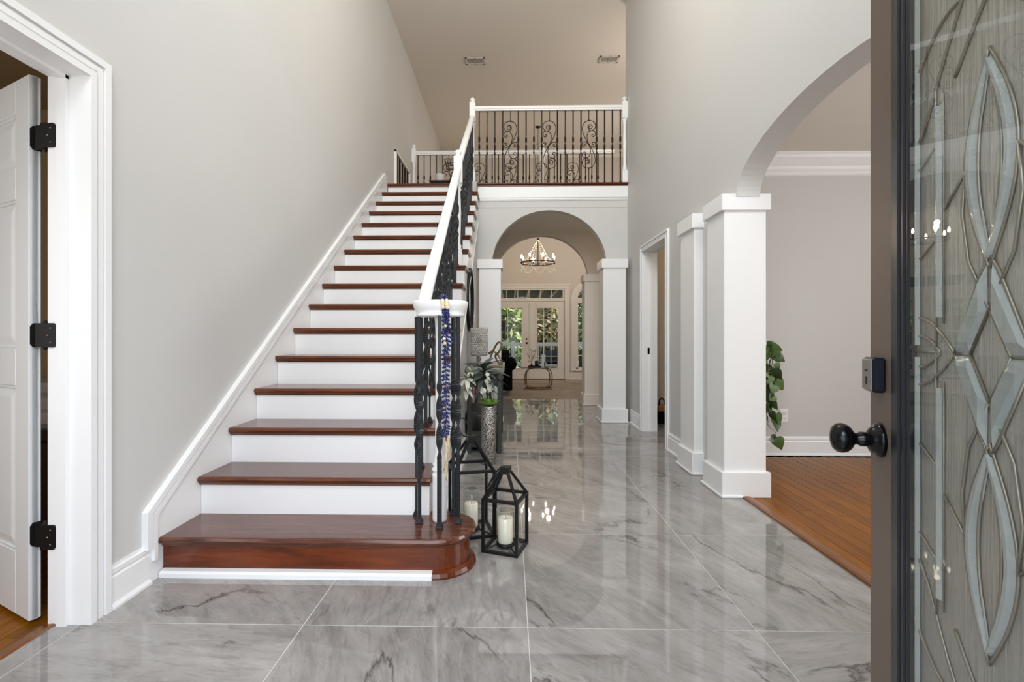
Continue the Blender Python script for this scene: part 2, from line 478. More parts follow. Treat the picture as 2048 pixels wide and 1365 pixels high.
def mat_thin_glass(name, refl=.025, tint=(250, 252, 250)):
    """single-surface window pane: see-through with a Fresnel reflection"""
    m = bpy.data.materials.new(name); m.use_nodes = True
    nt = m.node_tree; nt.nodes.remove(nt.nodes['Principled BSDF']); L = nt.links.new; N = nt.nodes.new
    t = N('ShaderNodeBsdfTransparent'); t.inputs[0].default_value = lin(*tint)
    g = N('ShaderNodeBsdfGlossy'); g.inputs['Roughness'].default_value = .0
    ge = N('ShaderNodeNewGeometry'); dt = N('ShaderNodeVectorMath'); dt.operation = 'DOT_PRODUCT'
    L(ge.outputs['Normal'], dt.inputs[0]); L(ge.outputs['Incoming'], dt.inputs[1])
    def mth(op, a, b):
        q = N('ShaderNodeMath'); q.operation = op
        for k, x in enumerate((a, b)):
            if x is None: continue
            if isinstance(x, (int, float)): q.inputs[k].default_value = x
            else: L(x, q.inputs[k])
        return q.outputs[0]
    c = mth('ABSOLUTE', dt.outputs['Value'], None)
    s = mth('POWER', mth('SUBTRACT', 1.0, c), 5.0)
    s = mth('ADD', mth('MULTIPLY', s, 1 - refl), refl)
    mx = N('ShaderNodeMixShader'); L(s, mx.inputs[0]); L(t.outputs[0], mx.inputs[1]); L(g.outputs[0], mx.inputs[2])
    L(mx.outputs[0], nt.nodes['Material Output'].inputs[0])
    return m

M_pane = mat_thin_glass('window_pane')
M_jar = mat_thin_glass('candle_glass')
M_tableglass = mat_thin_glass('table_glass', tint=(225, 232, 228))
M_crystal = mat_glass('crystal', .04, (250, 244, 238), None, 1.6)
M_crystal.node_tree.nodes['Principled BSDF'].inputs['Transmission Weight'].default_value = .6
M_texglass = mat_glass('textured_glass', .22, (232, 231, 224), ((150, 4, 6), .24))
M_texglass.node_tree.nodes['Principled BSDF'].inputs['Transmission Weight'].default_value = .72
M_bevel = mat_glass('bevelled_glass', .06, (236, 244, 244), ((30, 60, 60), .25), 1.6)
M_bevel.node_tree.nodes['Principled BSDF'].inputs['Transmission Weight'].default_value = .6
M_came = mat('lead_came', (150, 144, 132), .35, metal=.7)

def mat_mercury():
    m = bpy.data.materials.new('mercury_glass'); m.use_nodes = True
    nt = m.node_tree; b = nt.nodes['Principled BSDF']; L = nt.links.new; N = nt.nodes.new
    tc = N('ShaderNodeTexCoord'); vo = N('ShaderNodeTexVoronoi'); vo.inputs['Scale'].default_value = 130
    L(tc.outputs['Object'], vo.inputs['Vector'])
    r = ramp(nt, [(.0, (225, 222, 216)), (.45, (190, 186, 180)), (.75, (70, 64, 58))])
    L(vo.outputs['Distance'], r.inputs[0]); L(r.outputs[0], b.inputs['Base Color'])
    bp = N('ShaderNodeBump'); bp.inputs['Strength'].default_value = .8; bp.inputs['Distance'].default_value = .004
    L(vo.outputs['Distance'], bp.inputs['Height']); L(bp.outputs[0], b.inputs['Normal'])
    b.inputs['Metallic'].default_value = .85; b.inputs['Roughness'].default_value = .2
    return m
M_mercury = mat_mercury()

# ================================================================= SETTING
XL, XR = -1.535, 1.455          # foyer left / right wall faces
XRo = 1.605                     # dining-room face of the right wall
CEIL = 5.217
LOW = 2.62                      # lower ceilings
FAR = 12.60                     # face of the great room back wall
SUNK = -0.11                    # great room floor level
CAPZ = 1.965                    # top of every capital

# --- floor: grout bed with one object per marble tile
floor = struct('floor', MB().box(-1.645, 1.53, -1.4, 2.2, -.05, -.0012).box(-.46, 1.53, 2.2, 7.85, -.05, -.0012).box(1.53, 3.2, 4.3, 7.85, -.05, -.0012).box(-1.54, -.46, 2.2, 2.6, -.05, -.0012), M_grout, 'polished grey marble tile floor of the entrance hall')
T = .8125; J = .0018
def add_tile(x0, x1, y0, y1):
    if x1 - x0 < .015 or y1 - y0 < .015: return
    cx, cy = (x0 + x1) / 2, (y0 + y1) / 2
    o = link('tile', MB().box(x0 - cx + J, x1 - cx - J, y0 - cy + J, y1 - cy - J, -.012, 0, .0007).mesh('tile', M_marble), floor, (cx, cy, 0))
for i in range(-3, 4):
    for j in range(-4, 8):
        x0, y0 = .064 + T * i, 1.715 + T * j
        x1, y1 = x0 + T, y0 + T
        y1 = min(y1, 7.85); y0 = max(y0, -1.3)
        lim0, lim1 = -1.645, 1.53
        if y0 > 4.1: lim1 = 3.2
        if x1 <= -.46 and y0 > 2.45: continue
        add_tile(max(x0, lim0), min(x1, lim1), y0, y1)

# --- hardwood floors, one object per board
def planks(name, label, x0, x1, y0, y1, z, width, seed, m):
    rnd = random.Random(seed)
    f = struct(name, MB().box(x0, x1, y0, y1, z - .05, z - .004), M_dark, label)
    x = x0
    cache = {}
    while x < x1 - .01:
        w = min(width, x1 - x)
        y = y0 - rnd.uniform(0, .8)
        while y < y1:
            ln = rnd.choice((.6, .8, 1.0, 1.2, 1.4))
            a, b = max(y, y0), min(y + ln, y1)
            if b - a > .03:
                o = link('plank', MB().box(-w / 2 + .0011, w / 2 - .0011, -(b - a) / 2 + .0008, (b - a) / 2 - .0008, -.012, 0, .0012).mesh('plank', m), f, (x + w / 2, (a + b) / 2, z))
            y += ln
        x += width
    return f
planks('floor_dining', 'amber hardwood floor of the dining room', 1.55, 4.4, .3, 4.22, 0.0, .083, 3, M_plank)
planks('floor_side_room', 'amber hardwood floor of the room behind the left door', -3.1, -1.68, .3, 2.9, -.012, .083, 5, M_plank)
struct('trim_1', MB().prism([(1.50, 0), (1.502, .009), (1.515, .013), (1.54, .013), (1.553, .009), (1.556, 0)], 'XZ', 1.36, 3.16), M_thresh, 'rounded wooden threshold strip between marble and hardwood')
struct('trim_2', MB().prism([(-1.69, -.012), (-1.69, .0), (-1.655, .004), (-1.645, 0), (-1.645, -.012)], 'XZ', .92, 1.703), M_thresh, 'wooden threshold in the left doorway')
struct('floor_great_room', MB().box(-1.9, 4.6, 7.87, FAR + .1, SUNK - .08, SUNK), M_wood_great, 'lower wooden floor of the great room')
struct('trim_3', MB().box(-1.6, 3.2, 7.84, 7.87, SUNK, .002, .004), M_thresh, 'dark edge of the step down to the great room')

# --- left wall with doorway
wl = [(.10, -.02), (.92, -.02), (.92, 1.995), (1.703, 1.995), (1.703, -.02), (7.42, -.02), (7.42, CEIL + .08), (.10, CEIL + .08)]
struct('wall_left', MB().prism(wl, 'YZ', -1.675, XL), M_wall, 'tall plain left wall beside the stairs')
struct('wall_left_far', MB().prism([(-1.66, 7.42), (XL, 7.42), (-1.80, FAR + .1), (-1.95, FAR + .1)], 'XY', SUNK, 6.1), M_wall, 'left wall of the great room')
# --- right wall: dining arch, plain part, study doorway
aY, aR, aZ = 2.235, .865, 1.945
archR = arc(aY, aZ, aR, .325, PI, 0, 36)
wr = [(.10, -.02), (1.33, -.02), (1.33, aZ)] + archR + [(3.16, aZ), (3.16, -.02), (4.455, -.02), (4.455, 1.965), (5.245, 1.965), (5.245, -.02), (6.04, -.02), (6.04, CEIL), (.10, CEIL)]
struct('wall_right', MB().prism(wr, 'YZ', XR, XRo), M_wall, 'tall right wall with the wide dining arch')
# --- front wall with entrance and window above, both widened to let in more light
fw = MB()
fw.box(-1.70, -1.15, .10, .25, -.02, CEIL).box(1.25, 1.62, .10, .25, -.02, CEIL)
fw.box(-1.15, 1.25, .10, .25, 2.2, 2.75).box(-1.15, 1.25, .10, .25, 4.9, CEIL).box(.55, 1.25, .10, .25, -.02, 2.2)
struct('wall_front', fw, M_wall, 'front wall around the entrance')
# --- ceilings
struct('ceiling', MB().box(-1.70, 3.3, .10, 6.2, CEIL, CEIL + .12), M_ceil, 'high flat ceiling of the entrance hall')
def slab(x0, x1, ya, za, yb, zb, t):
    return [(ya, za), (yb, zb), (yb, zb + t), (ya, za + t)]
def ceil_z(y):      # flat over the hall, curving gently into the rising great room ceiling
    return CEIL if y < 6.2 else (CEIL + .135 * (y - 6.2) ** 2 / 4.8 if y < 8.6 else CEIL + .135 * (y - 7.4))
cy_ = [6.2 + .12 * i for i in range(21)] + [10.0, FAR + .12]
cv = [(x, y, ceil_z(y)) for y in cy_ for x in (-2.1, 4.7)]
struct('ceiling_great_room', MB().add(cv, [(2 * i, 2 * i + 1, 2 * i + 3, 2 * i + 2) for i in range(len(cy_) - 1)], True).box(-2.1, 4.7, FAR + .10, FAR + .12, 5.8, 6.1), M_ceil, 'raised ceiling of the great room')
struct('ceiling_passage', MB().box(-1.53, 3.2, 6.02, 7.50, LOW, 2.90), M_ceil, 'low ceiling of the passage between the arches')
# --- first arch wall
def arch_wall(name, y0, y1, x0, x1, apex, label, m):
    cx, R = .486, .71
    p = [(x0, CAPZ - .03), (cx - R, CAPZ - .03)] + arc(cx, CAPZ - .03, R, apex - CAPZ + .03, PI, 0, 48)[1:-1] + [(cx + R, CAPZ - .03), (x1, CAPZ - .03), (x1, LOW + .02), (x0, LOW + .02)]
    return struct(name, MB().prism(p, 'XZ', y0, y1), m, label)
arch_wall('wall_arch', 5.95, 6.06, -.42, XR, 2.605, 'white wall with round arch under the balcony', M_wall)
arch_wall('wall_arch_rear', 7.36, 7.47, -.75, 3.2, 2.585, 'second arched wall towards the great room', M_wall_warm)
struct('wall_arch_top', MB().box(-.42, XR, 5.945, 6.02, LOW + .02, 2.91), M_wall, 'wall band between the arch and the balcony')
struct('trim_4', MB().box(-.40, XR, 5.925, 5.945, 2.755, 2.91, .004).box(-.40, XR, 5.935, 5.945, 2.722, 2.732, .002).box(-.40, XR, 5.93, 5.945, 2.734, 2.753, .003), M_trim, 'white fascia board under the balcony edge')
struct('trim_5', MB().prism([(5.895, 2.925), (5.903, 2.916), (5.94, 2.910), (6.05, 2.91), (6.05, 2.936), (5.905, 2.936), (5.895, 2.932)], 'YZ', -.39, XR).box(-.39, XR, 5.918, 5.94, 2.896, 2.912, .005), M_nose, 'reddish wooden nosing along the balcony edge')
struct('floor_loft', MB().box(-1.53, XR, 6.02, 7.45, 2.90, 2.936).box(XR, 3.2, 6.02, 7.45, 2.90, 2.936), M_wood_great, 'loft floor behind the balcony railing')
struct('trim_6', MB().box(-.75, 3.2, 7.45, 7.50, LOW, 2.936), M_trim, 'white fascia on the great room side of the loft')
# passage side walls, loft end wall
struct('wall_passage_left', MB().box(-1.53, -.40, 7.30, 7.47, 0, LOW).box(-.52, -.42, 6.05, 7.30, 0, LOW), M_wall, 'wall left of the passage')
struct('wall_passage_right', MB().box(3.1, 3.25, 6.04, 7.9, -.1, CEIL), M_wall_warm, 'end wall of the passage and loft')
struct('wall_loft_front', MB().box(1.605, 3.25, 5.92, 6.04, LOW, CEIL), M_wall_warm, 'wall at the right end of the loft')
# --- great room shell
ZT = 6.1
fwall = MB()
for a, b in ((-2.1, -1.348), (-.738, -.44), (1.44, 1.741), (2.35, 4.7)):
    fwall.box(a, b, FAR, FAR + .14, SUNK, ZT)
fwall.box(-.44, 1.44, FAR, FAR + .14, 2.27, ZT)
for c in (2.0455, -1.043):
    fwall.box(c - .305, c + .305, FAR, FAR + .14, SUNK, .16)
    fwall.prism([(c - .305, ZT), (c - .305, 2.03)] + arc(c, 2.03, .305, .305, PI, 0, 24)[1:-1] + [(c + .305, 2.03), (c + .305, ZT)], 'XZ', FAR, FAR + .14)
struct('wall_back', fwall, M_wall_warm, 'back wall of the great room')
crownb = FAR; zc0 = CEIL + .135 * 5.2
struct('trim_13', MB().prism([(FAR, zc0 - .20), (FAR - .02, zc0 - .19), (FAR - .03, zc0 - .14), (FAR - .11, zc0 - .04), (FAR - .12, zc0 + .02), (FAR, zc0 + .02)], 'YZ', -1.95, 4.55), M_trim_warm, 'white crown moulding high on the great room back wall')
struct('wall_great_right', MB().box(4.55, 4.7, 7.47, FAR + .1, SUNK, ZT), M_wall_warm, 'right wall of the great room')
struct('wall_great_front', MB().box(3.2, 4.6, 7.36, 7.47, SUNK, ZT), M_wall_warm, 'wall of the great room beside the loft')
# --- dining room shell
struct('wall_dining_back', MB().box(1.605, 4.5, 4.23, 4.36, -.02, LOW), M_wall, 'plain wall at the back of the dining room')
struct('wall_dining_right', MB().box(4.4, 4.5, .10, 4.25, -.02, LOW), M_wall, 'right wall of the dining room')
struct('wall_dining_front', MB().box(1.605, 4.5, .10, .25, -.02, LOW), M_wall, 'front wall of the dining room')
struct('ceiling_dining', MB().box(1.60, 4.5, .10, 4.30, LOW, LOW + .1), M_ceil, 'dining room ceiling')
def crown(name, y, x0, x1, label):
    p = [(y, LOW), (y - .105, LOW), (y - .105, LOW - .012), (y - .095, LOW - .02), (y - .085, LOW - .04), (y - .055, LOW - .075), (y - .03, LOW - .10), (y - .022, LOW - .118), (y - .022, LOW - .13), (y - .012, LOW - .138), (y - .012, LOW - .17), (y, LOW - .178)]
    struct(name, MB().prism(p, 'YZ', x0, x1), M_trim, label)
crown('trim_7', 4.23, XRo, 4.4, 'white crown moulding on the dining room wall')
def base_x(name, y, x0, x1, label, z=0.0, h=.165, sgn=-1, m=None):   # baseboard on a wall facing -Y
    p = [(y, z), (y + sgn * .026, z), (y + sgn * .026, z + .01), (y + sgn * .015, z + .022), (y + sgn * .015, z + h - .045), (y + sgn * .010, z + h - .038), (y + sgn * .013, z + h - .03), (y + sgn * .013, z + h - .014), (y + sgn * .006, z + h - .008), (y + sgn * .006, z + h), (y, z + h)]
    struct(name, MB().prism(p, 'YZ', x0, x1), m or M_trim, label)
def base_y(name, x, y0, y1, label, z=0.0, h=.165, sgn=1, m=None):    # baseboard on a side wall, sgn = outward direction
    p = [(x, z), (x + sgn * .026, z), (x + sgn * .026, z + .01), (x + sgn * .015, z + .022), (x + sgn * .015, z + h - .045), (x + sgn * .010, z + h - .038), (x + sgn * .013, z + h - .03), (x + sgn * .013, z + h - .014), (x + sgn * .006, z + h - .008), (x + sgn * .006, z + h), (x, z + h)]
    struct(name, MB().prism(p, 'XZ', y0, y1), m or M_trim, label)
base_x('baseboard_dining', 4.23, XRo, 4.4, 'white baseboard of the dining room')
base_y('baseboard_left', XL, 1.788, 1.985, 'white baseboard beside the left doorway')
base_y('baseboard_right_rear', XR, 5.315, 5.76, 'white baseboard between rear column and doorway', sgn=-1)
base_y('baseboard_right', XR, 3.90, 4.385, 'white baseboard between doorway and pilaster', sgn=-1)
base_x('baseboard_back', FAR, -2.1, -.56, 'baseboard left of the garden doors', SUNK, m=M_trim_warm)
base_x('baseboard_back_right', FAR, 1.56, 4.55, 'baseboard under the arched window', SUNK, .2, m=M_trim_warm)
# --- study behind the right doorway and room behind the left doorway
struct('wall_study', MB().box(3.1, 3.2, 4.36, 6.0, -.02, LOW).box(1.605, 3.2, 5.98, 6.05, -.02, LOW), M_wall_warm, 'walls of the room behind the right doorway')
struct('ceiling_study', MB().box(1.605, 3.2, 4.36, 6.04, LOW - .1, LOW), M_ceil, 'ceiling of the room behind the right doorway')
struct('wall_side_room', MB().box(-3.2, -3.1, .1, 3.0, -.06, 2.5).box(-3.2, -1.67, 2.9, 3.0, -.06, 2.5).box(-3.2, -1.67, .15, .25, -.06, 2.5), M_wall_side, 'brown walls of the room behind the left door')
struct('ceiling_side_room', MB().box(-3.2, -1.67, .1, 3.0, 2.45, 2.5), M_wall_side, 'ceiling of the room behind the left door')

# --- columns
def column(label, x0, x1, y0, y1, m=None, shoe=True):
    m = m or M_trim
    r = thing('column', label, None, ((x0 + x1) / 2, (y0 + y1) / 2, 0), kind='structure')
    part('shaft', MB().box(x0, x1, y0, y1, 0, CAPZ - .02, .004), m, r)
    o = .022
    part('capital', MB().box(x0 - o, x1 + o, y0 - o, y1 + o, CAPZ - .108, CAPZ, .004), m, r)
    part('plinth', MB().box(x0 - o, x1 + o, y0 - o, y1 + o, 0, .165, .004), m, r)
    if shoe:
        b = MB()
        q = o + .012
        for xa, xb, ya, yb in ((x0 - q, x1 + (o if x1 > 1.5 else q), y0 - q, y0 - o), (x0 - q, x0 - o, y0 - q, y1 + q), (x0 - q, x1 + o, y1 + o, y1 + q)):
            if x1 > 1.5 and ya < y0 and yb <= y0 - o: xb = 1.50
            b.box(xa, xb, ya, yb, 0, .02, .006)
        if x1 < 1.5: b.box(x1 + o, x1 + q, y0 - q, y1 + q, 0, .02, .006)
        part('shoe_moulding', b, m, r)
    return r
column('square white column at the corner of the dining arch', 1.39, 1.66, 3.13, 3.40)
column('white pilaster just behind the dining arch column', 1.39, 1.62, 3.635, 3.92)
column('white column at the hidden near end of the dining arch', 1.39, 1.66, 1.06, 1.36)
column('white column at the right of the first hall arch', 1.12, 1.39, 5.755, 6.04)
column('white column at the left of the first hall arch', -.375, -.11, 5.755, 6.04)
column('white column at the right of the second arch', 1.12, 1.39, 7.185, 7.46, M_trim_warm)
column('white column at the left of the second arch', -.42, -.15, 7.185, 7.46, M_trim_warm)

# --- door casings
def casing_y(name, x, sgn, y0, y1, ztop, w, label, jd):
    """casing round a doorway in a side wall: x wall face, sgn outward, jambs jd deep"""
    r = MB()
    steps = ((0, w * .30, .022), (w * .30, w * .38, .010), (w * .38, w * .62, .016), (w * .62, w * .72, .010), (w * .72, w, .020))
    # steps measured from the outer edge inwards
    zo = ztop + w
    for a, b, t in steps:
        r.box(x, x + sgn * t, y0 - w + a, y0 - w + b, 0, zo - b)
        r.box(x, x + sgn * t, y1 + w - b, y1 + w - a, 0, zo - b)
        r.box(x, x + sgn * t, y0 - w + a, y1 + w - a, zo - b, zo - a)
    xi = x - sgn * jd
    r.box(xi, x, y0 - .02, y0, -.01, ztop + .02); r.box(xi, x, y1, y1 + .02, -.01, ztop + .02); r.box(xi, x, y0 - .02, y1 + .02, ztop, ztop + .02)
    # door stop
    xs0, xs1 = x - sgn * .065, x - sgn * .10
    r.box(xs0, xs1, y0, y0 + .012, 0, ztop); r.box(xs0, xs1, y1 - .012, y1, 0, ztop); r.box(xs0, xs1, y0, y1, ztop - .012, ztop)
    return struct(name, r, M_trim, label)
casing_y('trim_8', XL, 1, .925, 1.698, 1.99, .085, 'white moulded casing of the left doorway', .142)
casing_y('trim_9', XR, -1, 4.46, 5.24, 1.96, .07, 'white moulded casing of the right doorway', .15)
# strike plate on the study jamb
struct('trim_10', MB().box(1.50, 1.535, 5.233, 5.2415, .845, .915, .003).box(1.51, 1.525, 5.230, 5.234, .865, .895, .002), M_black_gloss, 'dark strike plate in the right door jamb')

# ---- stair skirt on the left wall
sk = [(1.962, 0), (1.962, .305), (5.76, 3.008), (5.90, 3.03), (5.90, 2.6), (2.5, 0)]
struct('trim_11', MB().prism(sk, 'YZ', XL, XL + .012), M_trim, 'white skirt board along the stairs')
def band(y0, z0, y1, z1, o0, o1):
    dy, dz = y1 - y0, z1 - z0; l = math.hypot(dy, dz); ny, nz = dz / l, -dy / l
    return [(y0 + ny * o0, z0 + nz * o0), (y1 + ny * o0, z1 + nz * o0), (y1 + ny * o1, z1 + nz * o1), (y0 + ny * o1, z0 + nz * o1)]
sm = MB()
kc = lambda o: (1.962 + o, .305 - .516 * o)
ke = lambda o: (5.77 + .58 * o, 3.015 - .815 * o)
for o0, o1, t, zb in ((-.004, .022, .028, .150), (.022, .038, .018, .150), (.038, .058, .024, .09)):
    sm.prism([(1.962 + o0, zb), kc(o0), ke(o0), ke(o1), kc(o1), (1.962 + o1, zb)], 'YZ', XL, XL + t)
struct('trim_12', sm, M_trim, 'moulding along the top of the stair skirt')

# ---- ceiling vents
for lab, cx in (('white ceiling vent nearest the left wall', -.53), ('white ceiling vent nearest the right wall', 1.50)):
    r = thing('ceiling_vent', lab, 'vent', (cx, 7.38 - .10, CEIL))
    CE = CEIL + .026
    y0, y1 = 7.19, 7.37
    part('vent_frame', MB().box(cx - .15, cx + .15, y0, y0 + .03, CE - .012, CE + .012, .003).box(cx - .15, cx + .15, y1 - .03, y1, CE - .012, CE + .012, .003).box(cx - .15, cx - .12, y0, y1, CE - .012, CE + .012, .003).box(cx + .12, cx + .15, y0, y1, CE - .012, CE + .012, .003).box(cx - .006, cx + .006, y0, y1, CE - .012, CE + .012), M_vent, r)
    part('shade_plate', MB().box(cx - .13, cx + .13, y0 + .02, y1 - .02, CE - .002, CE + .010), M_dark, r)  # solid dark plate painted as the shade behind the slats
    for k in range(7):
        yy = y0 + .036 + k * .018
        part('slat', MB().box(cx - .12, cx + .12, yy, yy + .005, CE - .006, CE - .002), M_vent, r)
# ---- return air grille on the left wall by the landing
r = thing('air_return_grille', 'white framed air return grille with dark openings beside the landing', 'vent', (XL, 6.70, 2.95))
part('frame', MB().box(XL, XL + .03, 6.30, 6.335, 2.95, 3.52, .004).box(XL, XL + .03, 7.16, 7.195, 2.95, 3.52, .004).box(XL, XL + .03, 6.30, 7.195, 2.95, 2.985, .004).box(XL, XL + .03, 6.30, 7.195, 3.485, 3.52, .004), M_trim, r)
part('shade_plate', MB().box(XL + .001, XL + .006, 6.32, 7.18, 2.97, 3.50), M_dark, r)  # dark plate stands in for the shade inside the grille
for k in range(1, 5):
    y = 6.335 + k * .165
    part('slat', MB().box(XL + .003, XL + .010, y - .010, y + .010, 2.98, 3.49, .003), M_vent, r)

# ================================================================= STAIRCASE
NX0, NX1 = -1.521, -.374
def ny(k): return 2.034 + (k - 1) * .2573
def nz(k): return {1: .172, 2: .358}.get(k, .180 + .1842 * (k - 1) - (.005 if k > 13 else 0) + (0.0 if k < 16 else -.002))
stairs = thing('staircase', 'straight staircase with reddish wooden treads and white risers', 'staircase', (-.95, 2.2, 0))
def nosing(y, z, t=.026):     # rounded front edge profile of a tread in YZ, from back bottom round to back top
    return [(y + .012, z - t), (y + .004, z - t * .85), (y, z - t * .5), (y + .004, z - t * .12), (y + .012, z)]
for k in range(2, 16):
    y, z = ny(k), nz(k); yb = ny(k + 1) + .032
    b = MB().prism(nosing(y, z) + [(yb, z), (yb, z - .026)], 'YZ', NX0, NX1 - .012)
    # returned nosing at the open end
    b.prism([(NX1 - .012, z - .026), (NX1 - .004, z - .022), (NX1, z - .013), (NX1 - .004, z - .003), (NX1 - .012, z)], 'XZ', y + .006, yb + .03)
    tr = part('tread', b, M_tread, stairs)
    c = MB().prism([(y + .012, z - .026), (y + .012, z - .031), (y + .022, z - .042), (y + .034, z - .042), (y + .034, z - .026)], 'YZ', NX0, NX1 - .014)
    c.prism([(NX1 - .014, z - .026), (NX1 - .014, z - .031), (NX1 - .022, z - .042), (NX1 - .03, z - .042), (NX1 - .03, z - .026)], 'XZ', y + .02, yb + .03)
    part('scotia', c, M_nose, tr)
    n = MB().prism([(y + .0115, z - .0262), (y + .0035, z - .0225), (y - .0006, z - .013), (y + .0035, z - .003), (y + .0115, z + .0004), (y + .02, z + .0004), (y + .02, z - .0262)], 'YZ', NX0, NX1 - .012)
    part('nosing', n, M_nose, tr)
y, z = ny(16), nz(16)
part('tread', MB().prism(nosing(y, z) + [(6.03, z), (6.03, z - .026)], 'YZ', NX0, -.39).box(NX0, -.39, y + .014, y + .034, z - .042, z - .026), M_nose, stairs)
for k in range(2, 17):
    y = ny(k) + .03
    part('riser', MB().box(NX0, -.402, y, y + .018, nz(k - 1), nz(k) - .026), M_trim, stairs)
# closed side under the steps
poly = [(ny(2) + .034, 0)]
for k in range(2, 17):
    poly += [(ny(k) + .034, nz(k) - .028)] + ([(ny(k + 1) + .034, nz(k) - .028)] if k < 16 else [(5.74, nz(k) - .028)])
poly += [(5.74, 0)]
part('side_panel', MB().prism(poly, 'YZ', -.460, -.4025), M_wall, stairs)
# cut stringer lip
sp = []
for k in range(2, 16):
    sp += [(ny(k) + .03, nz(k) - .044), (ny(k + 1) + .03, nz(k) - .044)]
lo = [(ny(16) + .03, nz(15) - .30), (ny(2) + .20, 0.0), (ny(2) + .03, 0.0)]
part('stringer', MB().prism(sp + lo, 'YZ', -.402, -.394), M_trim, stairs)
part('stringer_moulding', MB().prism([(ny(2) + .21, .0), (ny(16) + .03, nz(15) - .285), (ny(16) + .03, nz(15) - .31), (ny(2) + .245, .0)], 'YZ', -.402, -.388), M_trim, stairs)
base_y('baseboard_stairs', -.402, 2.62, 5.74, 'white baseboard under the stairs')
# bullnose starting step
def stad(x0, xc, yc, rx, ry, n=18):     # outline: straight left part and half-round right end
    return [(x0, yc - ry)] + [(xc + rx * math.sin(a), yc - ry * math.cos(a)) for a in [PI * i / n for i in range(n + 1)]] + [(x0, yc + ry)]
yc = 2.034 + .178; XC = -.335
z1 = nz(1)
st = MB(); rings = []
for d, zz in ((.012, z1 - .028), (.004, z1 - .024), (0, z1 - .014), (.004, z1 - .003), (.012, z1)):
    rings.append([(px, py, zz) for px, py in stad(NX0 - .0, XC, yc, .178 - d, .178 - d)])
st.sweep(rings)
st.box(NX0, -.45, 2.2, ny(2) + .035, z1 - .026, z1 - .0002)
t1 = part('starting_tread', st, M_tread, stairs)
part('scotia', MB().sweep([[(px, py, zz) for px, py in stad(NX0, XC, yc, .178 - d, .178 - d)] for d, zz in ((.026, z1 - .045), (.022, z1 - .036), (.014, z1 - .0275))]), M_nose, t1)
rw = part('starting_riser', MB().sweep([[(px, py, zz) for px, py in stad(NX0, XC, yc, .178 - .03, .178 - .03)] for zz in (.0, z1 - .04)]), M_riser_wood, stairs)
# curved brown shoe at the right, white shoe strip along the front
sh = [[], []]
an = [PI * i / 16 for i in range(0, 15)]
secs = []
for a in an:
    dx, dy = math.sin(a), -math.cos(a)
    R0 = .148
    secs.append([(XC + dx * (R0 + q), yc + dy * (R0 + q), zz) for q, zz in ((-.004, 0), (.030, 0), (.030, .008), (.022, .022), (.008, .031), (-.004, .031))])
part('curved_shoe', MB().sweep(secs), M_riser_wood, stairs)
part('white_shoe', MB().prism([(yc - .148, 0), (yc - .180, 0), (yc - .180, .018), (yc - .172, .027), (yc - .148, .030)], 'YZ', NX0 + .004, XC + .0), M_trim, stairs)

# ================================================================= RAILINGS
def bar(sections):
    """square bar from (z, half a, half b, angle) sections"""
    rings = []
    for z, a, b, t in sections:
        c, s = math.cos(t), math.sin(t)
        rings.append([(x * c - y * s, x * s + y * c, z) for x, y in ((-a, -b), (a, -b), (a, b), (-a, b))])
    return MB().sweep(rings)
def twisted(h, zc, ln=.24, turns=2.5, a=.0072, wide=.0135, thin=.0045, t0=0.0):
    sec = [(0.0, a, a, t0), (zc - ln / 2 - .03, a, a, t0)]
    n = 30
    for i in range(n + 1):
        f = i / n
        e = min(1, min(f, 1 - f) * 9)
        sec.append((zc - ln / 2 + ln * f, a + (wide - a) * e, a + (thin - a) * e, t0 + PI * turns * f))
    sec += [(zc + ln / 2 + .03, a, a, t0 + PI * turns), (h, a, a, t0 + PI * turns)]
    return bar(sec)
SC = .000685
top_half = [(728, 212), (742, 200), (755, 212), (752, 236), (728, 250), (700, 236), (695, 205), (715, 180), (745, 178), (770, 205), (768, 240), (745, 272), (705, 285), (660, 262), (634, 210), (646, 150), (690, 112), (750, 104), (815, 122), (858, 180), (872, 260), (850, 350), (810, 440), (755, 533)]
c2 = [(676, 364), (688, 352), (700, 366), (690, 388), (664, 390), (640, 368), (636, 330), (660, 296), (705, 286), (755, 308), (786, 372), (782, 450), (755, 533)]
c3 = [(664, 524), (672, 538), (688, 532), (690, 508), (662, 496), (634, 516), (634, 556), (664, 580), (710, 568), (755, 533)]
def scroll_mesh(h, zc, flip=1, r=.0056):
    b = MB()
    P = lambda x, y, s: (flip * s * (x - 755) * SC, 0, zc - s * (y - 533) * SC)
    for s in (1, -1):
        for crv in (top_half, c2, c3):
            b.tube(spline([P(x, y, s) for x, y in crv], 4), r, 6)
    zt, zb = zc + 429 * SC, zc - 429 * SC
    b.tube([(0, 0, zt - .004), (0, 0, h)], .0068, 4); b.tube([(0, 0, 0), (0, 0, zb + .004)], .0068, 4)
    b.ball((0, 0, zt + .004), .012, 8); b.ball((0, 0, zb - .004), .012, 8); b.ball((0, 0, zc), .011, 8)
    return b
def shoe_mesh():
    return MB().box(-.017, .017, -.017, .017, 0, .012, .003).box(-.0135, .0135, -.0135, .0135, .011, .020, .003).box(-.0105, .0105, -.0105, .0105, .019, .030, .003)
ME_SHOE = shoe_mesh().mesh('shoe', M_iron)
ME_SHOE_B = shoe_mesh().mesh('shoe', M_iron_brown)

